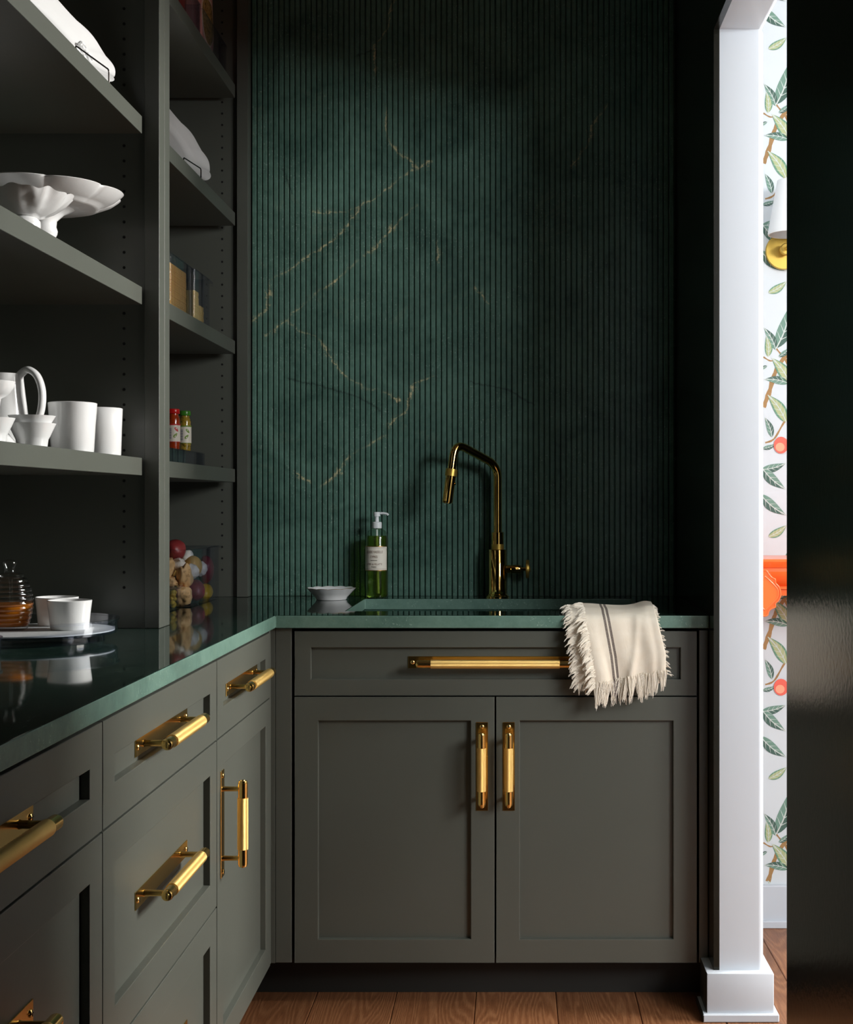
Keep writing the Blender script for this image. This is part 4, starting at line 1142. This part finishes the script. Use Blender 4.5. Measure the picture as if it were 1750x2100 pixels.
# fill the unseen back of the heap so that the visible pieces are carried
lump('yellow_potato', 'yellow_potato', (-0.895, 3.600, 0.950), (0.026, 0.034, 0.030), (0.1, 0.0, 0.4), 'yellow potato low in the bin behind the purplish potato', 'potato', 0.08, 1.2, 11.0)
lump('yellow_potato', 'yellow_potato', (-0.898, 3.500, 0.950), (0.026, 0.034, 0.030), (0.1, 0.2, 0.1), 'yellow potato low in the bin behind the fat ginger root', 'potato', 0.08, 1.2, 12.0)
lump('yellow_potato', 'yellow_potato', (-0.898, 3.530, 1.006), (0.023, 0.030, 0.026), (0.1, 0.2, 0.1), 'yellow potato deep in the heap under the top garlic', 'potato', 0.08, 1.2, 13.0)
bm = BM(); rn = random.Random(5)
for k in range(14):
    bmesh.ops.create_icosphere(bm, subdivisions=2, radius=rn.uniform(0.005, 0.008), matrix=Matrix.Translation((-0.853+rn.uniform(-0.013, 0.013), 3.350+rn.uniform(-0.016, 0.016), TOP+0.009+0.003*k*0.9)))
tag(link('yellow_snacks', bm, 'lemon', None, smooth=True), 'pale yellow puffs inside the small lidded box', 'snack')['kind'] = 'stuff'
bm = BM(); box(bm, -0.973, -0.8295, 3.261, 3.389, TOP+0.0525, TOP+0.0605, 0, 0.002, 2)
tag(link('box_lid', bm, 'acrylic', None, smooth=True), 'clear lid on the small box beside the roots', 'lid')

# jars on their riser
ri = thing('shelf_riser', 'low clear plastic riser with two sauce jars standing on it', 'riser', (-0.90, 3.45, SH[0]))
bm = BM(); box(bm, -0.98, -0.832, 3.27, 3.640, SH[0]+0.037, SH[0]+0.040, 0, 0.0006); link('top', bm, 'acrylic', ri)
for a in (3.27, 3.637):
    bm = BM(); box(bm, -0.98, -0.832, a, a+0.003, SH[0]+0.0003, SH[0]+0.0368); link('leg', bm, 'acrylic', ri)
bm = BM(); box(bm, -0.835, -0.832, 3.2735, 3.6365, SH[0]+0.0003, SH[0]+0.0368); link('front_panel', bm, 'acrylic', ri)
def jar(x, y, r, h, sauce, lid, band, label, icon):
    z = SH[0]+0.0402
    root = thing('sauce_jar', label, 'jar', (x, y, z))
    pr = [(0.0, 0.0), (r*0.82, 0.0), (r*0.97, 0.004), (r, 0.010), (r, h*0.74), (r*0.93, h*0.79), (r*0.80, h*0.83), (r*0.78, h*0.88)]
    bm = BM(); lathe(bm, up(pr, z), (x, y, 0), 36); link('glass', bm, 'jar_glass', root, smooth=True, angle=50)
    bm = BM(); lathe(bm, [(0.0, z+0.0015)]+[(max(0, q-0.0008), zz+z) for q, zz in pr[1:]]+[(0.0, z+h*0.88)], (x, y, 0), 36)
    for v in bm.verts: v.co.z = max(v.co.z, z+0.001)
    link('sauce', bm, sauce, root, smooth=True, angle=50)
    bm = BM(); lathe(bm, up([(0.0, h*0.885), (r*0.90, h*0.885), (r*0.94, h*0.895), (r*0.94, h*0.975), (r*0.88, h), (0.0, h)], z), (x, y, 0), 36)
    link('lid', bm, lid, root, smooth=True, angle=40)
    bm = BM(); l0, l1 = z+h*0.205, z+h*0.64
    cpatch(bm, x, y, r+0.0004, -2.2, 2.6, l0, l1, 0, 32)
    for zz, hh in ((l1-0.0035, 0.0035), (l0, 0.0016)): cpatch(bm, x, y, r+0.0006, -2.2, 2.6, zz, zz+hh, 1, 32)
    c0 = 0.42
    k = 0; zz = l0+0.008
    while zz < l1-0.010:
        hh = (0.0008, 0.0016, 0.0011)[k % 3]
        cpatch(bm, x, y, r+0.0006, c0-0.95, c0-0.45, zz, zz+hh, 2, 4); zz += hh+0.0011; k += 1
    def blob(a, zc, ra, rz, mat, tilt):
        pts = []
        for q in range(14):
            t = 2*PI*q/14; uu, vv = ra*math.cos(t), rz*math.sin(t)*(1-0.3*math.cos(t))
            u2 = uu*math.cos(tilt)-vv*math.sin(tilt); v2 = uu*math.sin(tilt)+vv*math.cos(tilt)
            pts.append(cyl(x, y, r+0.0007, c0+a+u2/r, zc+v2))
        poly(bm, pts, mat)
    blob(0.28, (l0+l1)/2+0.009, 0.0070, 0.0032, 3 if icon == 'pepper' else 4, -0.9)
    blob(0.12, (l0+l1)/2-0.006, 0.0072, 0.0034, 4, 0.9)
    link('label', bm, ['label', 'ink_red' if lid == 'red_lid' else 'ink_green', 'ink_grey', 'ink_red', 'ink_green'], root)['label'] = 'paper label with bars and printed leaves'
    return root
jar(-0.8800, 3.495, 0.0172, 0.1080, 'sauce_red', 'red_lid', 'ink_red', 'red sauce jar with a red lid on the riser', 'pepper')
jar(-0.8690, 3.570, 0.0168, 0.1080, 'sauce_green', 'green_lid', 'ink_green', 'green pesto jar with a green lid on the riser', 'leaf')

# biscuit bins
zb_ = SH[1]
bin_box('storage_bin', -1.02, -0.830, 2.995, 3.235, zb_, 0.155, 'clear bin mostly hidden behind the shelf post, only its lip showing', lip=0.030)
bin_box('storage_bin', -1.02, -0.830, 3.275, 3.505, zb_, 0.155, 'clear bin filled with a tall stack of brown wafers', lip=0.012)
bin_box('storage_bin', -1.02, -0.830, 3.520, 3.690, zb_, 0.158, 'clear bin with pale wafers, at the far end of its shelf', lip=0.040)
def wafer_mesh(w, d, t, amp, per):
    bm = BM(); pts = []
    def edge(p, q):
        L = (Vector(q)-Vector(p)).length; n = max(2, int(L/per)); D = (Vector(q)-Vector(p))/n
        nrm = Vector((D.y, -D.x)).normalized()
        for k in range(n):
            a = Vector(p)+D*k
            pts.append(a+D*0.15); pts.append(a+D*0.30+nrm*amp); pts.append(a+D*0.70+nrm*amp); pts.append(a+D*0.85)
    c = [(-w/2, -d/2), (w/2, -d/2), (w/2, d/2), (-w/2, d/2)]
    for i in range(4): edge(c[i], c[(i+1) % 4])
    lo = [bm.verts.new((p.x, p.y, 0)) for p in pts]; hi = [bm.verts.new((p.x, p.y, t)) for p in pts]
    bm.faces.new(lo); bm.faces.new(hi); n = len(pts)
    for k in range(n): bm.faces.new((lo[k], lo[(k+1) % n], hi[(k+1) % n], hi[k]))
    bmesh.ops.recalc_face_normals(bm, faces=bm.faces)
    me = bpy.data.meshes.new('wafer'); bm.to_mesh(me); bm.free()
    return me
wm = wafer_mesh(0.11, 0.160, 0.0034, 0.0016, 0.0068); wm.materials.append(M['wafer'])
wm2 = wafer_mesh(0.07, 0.045, 0.0036, 0.0012, 0.0075); wm2.materials.append(M['wafer_pale'])
first = {}
def stack(mesh, x, y, z, n, dz, label, group, gap_at=None):
    rn = random.Random(int(y*1000)); zz = z
    for k in range(n):
        if mesh.name not in first:
            o = bpy.data.objects.new('wafer', mesh); first[mesh.name] = o
        else: o = first[mesh.name].copy()
        COL.objects.link(o)
        o.location = (x+rn.uniform(-1, 1)*0.0008, y+rn.uniform(-1, 1)*0.0010, zz)
        o['label'] = label; o['category'] = 'wafer'; o['group'] = group
        zz += dz
        if gap_at and k == gap_at: zz += 0.001
stack(wm, -0.893, 3.372, zb_+0.0035, 33, 0.0040, 'brown waffle-edged wafer in the tall stack filling the near clear bin', 'brown wafers in the near clear bin')
stack(wm2, -0.873, 3.568, zb_+0.0035, 26, 0.0040, 'pale wafer in the taller stack of the far clear bin', 'pale wafers in the taller stack')
stack(wm2, -0.873, 3.625, zb_+0.0035, 18, 0.0040, 'pale wafer in the lower stack of the far clear bin', 'pale wafers in the lower stack')

# bags on the top shelf of the corner bay
zt4 = SH[3]
bin_box('storage_bin', -1.03, -0.795, 3.455, 3.740, zt4, 0.10, 'clear bin with the pink snack bag on the highest visible shelf', lip=0.008)
bin_box('storage_bin', -1.03, -0.795, 3.190, 3.430, zt4, 0.10, 'clear bin with the brown snack bag on the highest visible shelf', lip=0.008)
def bag_mat(name, kind):
    m, nt, b = new_mat(name)
    co = N(nt, 'ShaderNodeTexCoord').outputs['Generated']
    sx = N(nt, 'ShaderNodeSeparateXYZ'); nt.links.new(co, sx.inputs[0])
    y, z = sx.outputs['Y'], sx.outputs['Z']
    if kind == 'pink':
        c = mixc(nt, noise_tex(nt, co, 5, 3), (0.80, 0.30, 0.24), (0.90, 0.46, 0.42))
        # printed slice of seeded bread, yellow flash and red block
        dy = math_node(nt, 'MULTIPLY', math_node(nt, 'SUBTRACT', y, 0.46), 4.6); dz = math_node(nt, 'MULTIPLY', math_node(nt, 'SUBTRACT', z, 0.30), 6.0)
        rr = math_node(nt, 'ADD', math_node(nt, 'POWER', math_node(nt, 'ABSOLUTE', dy), 2.4), math_node(nt, 'POWER', math_node(nt, 'ABSOLUTE', dz), 2.4))
        br = ramp(nt, noise_tex(nt, co, 40, 4, 0.7), [(0.35, (0.20, 0.09, 0.025)), (0.6, (0.60, 0.36, 0.12))])
        c = mixc(nt, math_node(nt, 'LESS_THAN', rr, 1.15), c, (0.90, 0.68, 0.55))
        c = mixc(nt, math_node(nt, 'LESS_THAN', rr, 0.9), c, br)
        c = mixc(nt, math_node(nt, 'MULTIPLY', math_node(nt, 'GREATER_THAN', y, 0.66), math_node(nt, 'MULTIPLY', math_node(nt, 'GREATER_THAN', z, 0.60), math_node(nt, 'LESS_THAN', z, 0.74))), c, (0.80, 0.66, 0.01))
        c = mixc(nt, math_node(nt, 'MULTIPLY', math_node(nt, 'GREATER_THAN', y, 0.55), math_node(nt, 'GREATER_THAN', z, 0.74)), c, (0.60, 0.03, 0.06))
    else:
        c = mixc(nt, noise_tex(nt, co, 9, 4), (0.22, 0.14, 0.10), (0.40, 0.29, 0.25))
        c = mixc(nt, math_node(nt, 'LESS_THAN', z, 0.62), c, (0.62, 0.60, 0.58))
        c = mixc(nt, math_node(nt, 'LESS_THAN', z, 0.48), c, (0.60, 0.06, 0.05))
    nt.links.new(c, b.inputs['Base Color'])
    b.inputs['Roughness'].default_value = 0.22
    bump(nt, b, noise_tex(nt, co, 7, 4), 0.35, 0.01)
    return m
M['bag_pink'] = bag_mat('pink_bag_print', 'pink'); M['bag_brown'] = bag_mat('brown_bag_print', 'brown')
def pouch(mat, x, y, z, w, h, t, yaw, label, lean=0.0):
    bm = BM(); nu, nv = 16, 20
    for side in (1, -1):
        g = [[None]*(nv+1) for _ in range(nu+1)]
        for i in range(nu+1):
            for j in range(nv+1):
                u = i/nu*2-1; v = j/nv
                bul = (1-abs(u)**2.6)*(1-(v*2-1)**4)**0.9*t/2
                cr = 0.004*mnoise.noise(Vector((u*2.5, v*5, side*3.0+z)))*(1-abs(u)**6)
                g[i][j] = bm.verts.new((side*(bul+cr*(v > 0.02))+0.0006*side, u*w/2*(1-0.10*math.sin(PI*v)*0.6), v*h))
        for i in range(nu):
            for j in range(nv): bm.faces.new((g[i][j], g[i+1][j], g[i+1][j+1], g[i][j+1]))
    bmesh.ops.remove_doubles(bm, verts=bm.verts, dist=0.0016)
    o = link('snack_bag', bm, mat, None, smooth=True, angle=70, loc=(x, y, z))
    o.rotation_euler = (0, lean, yaw)
    return tag(o, label, 'bag')
pouch('bag_pink', -0.836, 3.598, zt4+0.003, 0.262, 0.36, 0.070, 0.0, 'pink snack bag printed with a brown seeded slice and a yellow flash', -0.05)
pouch('bag_brown', -0.836, 3.312, zt4+0.003, 0.215, 0.34, 0.065, 0.0, 'brown, grey and red snack bag beside the pink one', -0.05)

# ------------------------------------------------------------------ towel
tw = thing('tea_towel', 'folded cream linen towel with frayed edges and two dark stripes, hung over the worktop edge', 'towel', (0.25, 3.17, TOP))
def towel_profile(layer, n=90):
    # (y, z) from inside the sink over the worktop strip and down the front
    lift = 0.006 if layer else 0.001
    yo = 0.020 if layer else 0.006
    p = [(SY0+0.010+lift*0.2, 0.86), (SY0+0.006, 0.90), (SY0-0.008, TOP+0.012+lift*0.8), (3.245, TOP+0.010+lift), (3.195, TOP+0.007+lift*0.95), (CY-yo*0.75, TOP-0.006+lift*0.35), (CY-yo-0.006, TOP-0.040), (CY-yo-0.010, 0.84), (CY-yo-0.012, 0.795), (CY-yo-0.010, 0.755)]
    P = smooth_path([(a, b2, 0) for a, b2 in p], 12)
    L = [0.0]
    for a, b2 in zip(P[:-1], P[1:]): L.append(L[-1]+(b2-a).length)
    return P, L
def towel_layer(layer):
    P, L = towel_profile(layer)
    bm = BM(); uvl = bm.loops.layers.uv.new('UVMap')
    nu = 44; G = []; UV = {}
    for j, p in enumerate(P):
        s = L[j]; hang = max(0.0, (TOP+0.005-p.y)/0.16) if p.x < CY+0.001 else 0.0
        row = []
        for i in range(nu+1):
            u = i/nu
            if layer:
                xl = 0.160+0.026*min(1, hang); xr = 0.331+0.020*min(1.0, hang*1.6)
            else:
                xl = 0.130+0.016*min(1, hang); xr = 0.320+0.018*min(1, hang)
            x = xl+(xr-xl)*u
            k = 0.35+0.65*min(1, hang)
            dy = -0.0050*k*math.sin(u*PI*2.2+0.6+hang*0.8)-0.0035*k*math.sin(u*PI*5.1+1.0-hang*1.4)
            # crease falling from the upper right
            dy += -0.0065*k*math.exp(-((u-0.74+0.24*hang)/0.045)**2)
            dy += 0.005*k*math.exp(-((u-0.90+0.02*hang)/0.05)**2)
            dy += 0.006*k*max(0, hang-0.3)*math.exp(-((u-0.14-0.10*hang)/0.03)**2)
            dz = 0.0
            if hang == 0:
                dz = 0.0035*math.sin(u*PI*2.4+0.3)+(0.004 if layer else 0.0)*math.exp(-((u-0.9)/0.10)**2)-(0.004 if layer else 0)*math.exp(-((u-0.25)/0.2)**2)
                dz *= max(0.0, min(1.0, (p.y-TOP)/0.02))
            else:
                hem = (0.030 if layer else 0.004)*(u-0.12)*min(1, hang)**2
                dz = hem
            if p.x >= CY-0.001 and p.y > TOP: dy = 0
            v = bm.verts.new((x, p.x+dy, p.y+dz)); row.append(v)
            UV[v] = ((u)*0.180 if layer else u*0.18+0.4, s)
        G.append(row)
    for a, b2 in zip(G[:-1], G[1:]):
        for i in range(nu):
            f = bm.faces.new((a[i], a[i+1], b2[i+1], b2[i]))
            for lp in f.loops: lp[uvl].uv = UV[lp.vert]
    pts = [[v.co.copy() for v in row] for row in G]
    o = link('cloth_layer', bm, 'linen', tw, smooth=True, angle=80)
    sd = o.modifiers.new('thickness', 'SOLIDIFY'); sd.thickness = 0.0022; sd.offset = 0
    if layer: o['label'] = 'front fold with two dark woven stripes'
    return pts
pts_f = towel_layer(1); pts_b = towel_layer(0)
def strand_path(p, d, L, rn, curl=0.35, grav=0.6, n=9):
    q = [Vector(p)]; d = d.normalized()
    c = Vector((rn.uniform(-1, 1), rn.uniform(-0.6, 0.3), rn.uniform(-1, 1)))*curl; ph = rn.uniform(1.2, 2.6)
    for k in range(n):
        d = (d+c*0.42*math.cos(ph*k)+Vector((0, 0, -grav*0.13))).normalized()
        q.append(q[-1]+d*L/n)
    return q
def tuft(bm, p, d, L, rn, count, spread, r=0.00058, curl=0.4, grav=0.6, mats=(0,)):
    base = strand_path(p, d, L, rn, curl, grav)
    for s_ in range(count):
        off = Vector((rn.uniform(-1, 1), rn.uniform(-0.5, 0.5), rn.uniform(-1, 1)))*spread
        own = strand_path((0, 0, 0), d, L*rn.uniform(0.7, 1.05), rn, curl*0.8, grav)
        n = len(base)
        cut = rn.randint(n-3, n)
        q = [b3.lerp(Vector(p)+o3, 0.35)+off*(1.0-0.65*(k/n)) for k, (b3, o3) in enumerate(zip(base, own))][:cut]
        for v in q:      # stay in front of the cabinet
            if v.z < TOP-TH and v.y > FY-0.006: v.y = FY-0.006
        tube(bm, q, lambda t: r*(1-0.3*t), 4, mats[s_ % len(mats)], False)
rn = random.Random(11)
fr = BM()
hemrow = pts_f[-1]
N_T = 31
for k in range(N_T):                                     # tassels along the lower hem
    u = (k+0.5)/N_T; idx = u*(len(hemrow)-1); i0 = int(idx); p = hemrow[i0].lerp(hemrow[min(i0+1, len(hemrow)-1)], idx-i0)
    Lt = (0.058 if u < 0.78 else 0.058-0.10*(u-0.78))+rn.uniform(-0.008, 0.006)
    dirx = rn.uniform(-0.35, 0.25)+(0.45*(u-0.75) if u > 0.75 else 0)
    tuft(fr, p+Vector((0, 0, 0.006)), Vector((dirx, -0.12, -1)), Lt, rn, 24, 0.0062, 0.00058, 0.50, 0.45, (1, 0, 0) if 0.27 < u < 0.37 else (0,))
hemb = pts_b[-1]
for k in range(14):
    p = hemb[int(rn.random()*22)]
    tuft(fr, p+Vector((0, 0, 0.006)), Vector((rn.uniform(-0.5, 0.2), -0.1, -1)), rn.uniform(0.016, 0.030), rn, 9, 0.003, 0.00058, 0.5)
for pts, n_, Lmin, Lmax in ((pts_f, 130, 0.020, 0.036), (pts_b, 100, 0.016, 0.030)):
    for k in range(n_):                                  # frayed left sides, in little locks
        j = min(int(len(pts)*(0.22+0.78*(k+rn.random())/n_)), len(pts)-1)
        p = pts[j][0].lerp(pts[j][1], rn.random()*0.9)
        tuft(fr, p+Vector((0.002, -0.0012, 0)), Vector((-1, rn.uniform(-0.45, 0.05), rn.uniform(-0.7, 0.25))), rn.uniform(Lmin, Lmax), rn, 9, 0.0026, 0.00058, 0.95, 0.9)
for k in range(60):                                      # short fray on the right side
    j = min(int(len(pts_f)*(0.35+0.65*rn.random())), len(pts_f)-1)
    p = pts_f[j][-1]
    tuft(fr, p, Vector((1, rn.uniform(-0.4, 0.2), rn.uniform(-0.8, 0.3))), rn.uniform(0.005, 0.011)+0.012*max(0, (j/len(pts_f)-0.85)/0.15), rn, 4, 0.002, 0.00052, 0.7, 0.5)
fo = link('fringe', fr, ['thread', 'thread_dark'], tw, smooth=True, angle=80); fo['kind'] = 'stuff'; fo['label'] = 'frayed cream thread fringe'

# ------------------------------------------------------------------ hall: sconce and orange console
sx_, sz_ = 0.7485, ZY(517, HY)
sc_ = thing('wall_sconce', 'brass wall sconce with a white conical shade on the papered wall', 'sconce', (sx_, HY, sz_))
bm = BM(); lathe(bm, [(0.0, HY-0.0015), (0.050, HY-0.0015), (0.0505, HY-0.004), (0.0505, HY-0.014), (0.049, HY-0.0165), (0.0, HY-0.0165)], (sx_, 0, sz_), 48, 0, 'Y'); link('backplate', bm, 'satin_brass', sc_, smooth=True)
bm = BM()
lathe(bm, [(0.010, HY-0.016), (0.010, HY-0.030), (0.016, HY-0.032), (0.0165, HY-0.046), (0.014, HY-0.050), (0.0, HY-0.051)], (sx_, 0, sz_), 24, 0, 'Y')
tube(bm, fillet([(sx_, HY-0.045, sz_), (sx_, HY-0.095, sz_), (sx_, HY-0.095, sz_+0.075)], 0.02, 6), 0.005, 12)
link('arm', bm, 'satin_brass', sc_, smooth=True)
bm = BM(); zs0 = ZY(481, HY-0.095); zs1 = ZY(370, HY-0.095)
lathe(bm, [(0.061, zs0), (0.0615, zs0+0.004), (0.036, zs1), (0.033, zs1), (0.0585, zs0+0.004), (0.058, zs0)], (sx_+0.002, HY-0.095, 0), 48, 0, 'Z', None, True); link('shade', bm, 'shade', sc_, smooth=True)
co_ = thing('console_shelf', 'orange lacquered wall shelf with stepped moulding and a scalloped bracket in the hall', 'shelf', (0.9, HY, 0.93))
yf = 3.50
prof = [(HY-0.0005, ZY(1147, yf)), (yf, ZY(1147, yf)), (yf, ZY(1152, yf)), (yf+0.004, ZY(1158, yf)), (yf+0.012, ZY(1163, yf)), (yf+0.013, ZY(1164.5, yf)), (yf+0.018, ZY(1165, yf)), (yf+0.018, ZY(1168, yf)),
        (yf+0.016, ZY(1173, yf)), (yf+0.018, ZY(1180, yf)), (yf+0.026, ZY(1190, yf)), (yf+0.040, ZY(1200, yf)), (yf+0.046, ZY(1204, yf)), (yf+0.038, ZY(1204.5, yf)), (yf+0.038, ZY(1210, yf)), (yf+0.046, ZY(1211, yf)), (yf+0.046, ZY(1224, yf)), (HY-0.0005, ZY(1224, yf))]
bm = BM(); xa, xb = WX1+0.016, 1.34
A = [bm.verts.new((xa, y, z)) for y, z in prof]; B = [bm.verts.new((xb, y, z)) for y, z in prof]
bm.faces.new(A); bm.faces.new(B)
for k in range(len(prof)): bm.faces.new((A[k], A[(k+1) % len(prof)], B[(k+1) % len(prof)], B[k]))
link('moulded_top', bm, 'orange', co_, smooth=True, angle=25)
# bracket seen edge-on to the wall: scalloped outline with a raised border
yb_ = yf-0.012
half = [(0, 1169), (4, 1170), (9, 1177), (15, 1184), (22, 1188), (23, 1196), (30, 1204), (33, 1215), (33, 1222), (29, 1231), (22, 1238), (22, 1245), (13, 1249), (8, 1255), (6, 1262), (0, 1264)]
pc = 1568.6
S = 2777.0/yb_
hs_ = [(p.x, p.y) for p in smooth_path([(a, b2, 0) for a, b2 in half], 4)]
def hp_(sc): return [((pc+sgn*(a*sc)-1055)/S, ZY(1216+(b2-1216)*(1-(1-sc)*0.9), yb_)) for sgn, seq in ((1, hs_), (-1, hs_[::-1])) for a, b2 in seq if not (sgn < 0 and a < 0.05)]
def plate_at(bm, outline, y0, y1):
    a = [bm.verts.new((x, y0, z)) for x, z in outline]; b2 = [bm.verts.new((x, y1, z)) for x, z in outline]
    bm.faces.new(a); bm.faces.new(b2)
    for k in range(len(a)): bm.faces.new((a[k], a[(k+1) % len(a)], b2[(k+1) % len(a)], b2[k]))
bm = BM(); plate_at(bm, hp_(1.0), yb_, yf+0.03)
link('bracket', bm, 'orange', co_, smooth=True, angle=30)
for nm, sc, dy_, r in (('edge_bead', 0.985, 0.0, 0.0022), ('raised_panel', 0.76, -0.0035, 0.0018)):
    if nm == 'raised_panel': hs_ = [(p.x, p.y) for p in smooth_path([(a, b2, 0) for a, b2 in ((0, 1172), (16, 1186), (32, 1203), (36, 1216), (32, 1230), (16, 1247), (0, 1260))], 6)]
    bm = BM(); o_ = hp_(sc)
    if nm == 'raised_panel': plate_at(bm, o_, yb_-0.0035, yb_-0.0001)
    tube(bm, [(x, yb_+dy_, z) for x, z in o_]+[(o_[0][0], yb_+dy_, o_[0][1])], r, 8)
    link(nm, bm, 'orange', co_, smooth=True, angle=30)
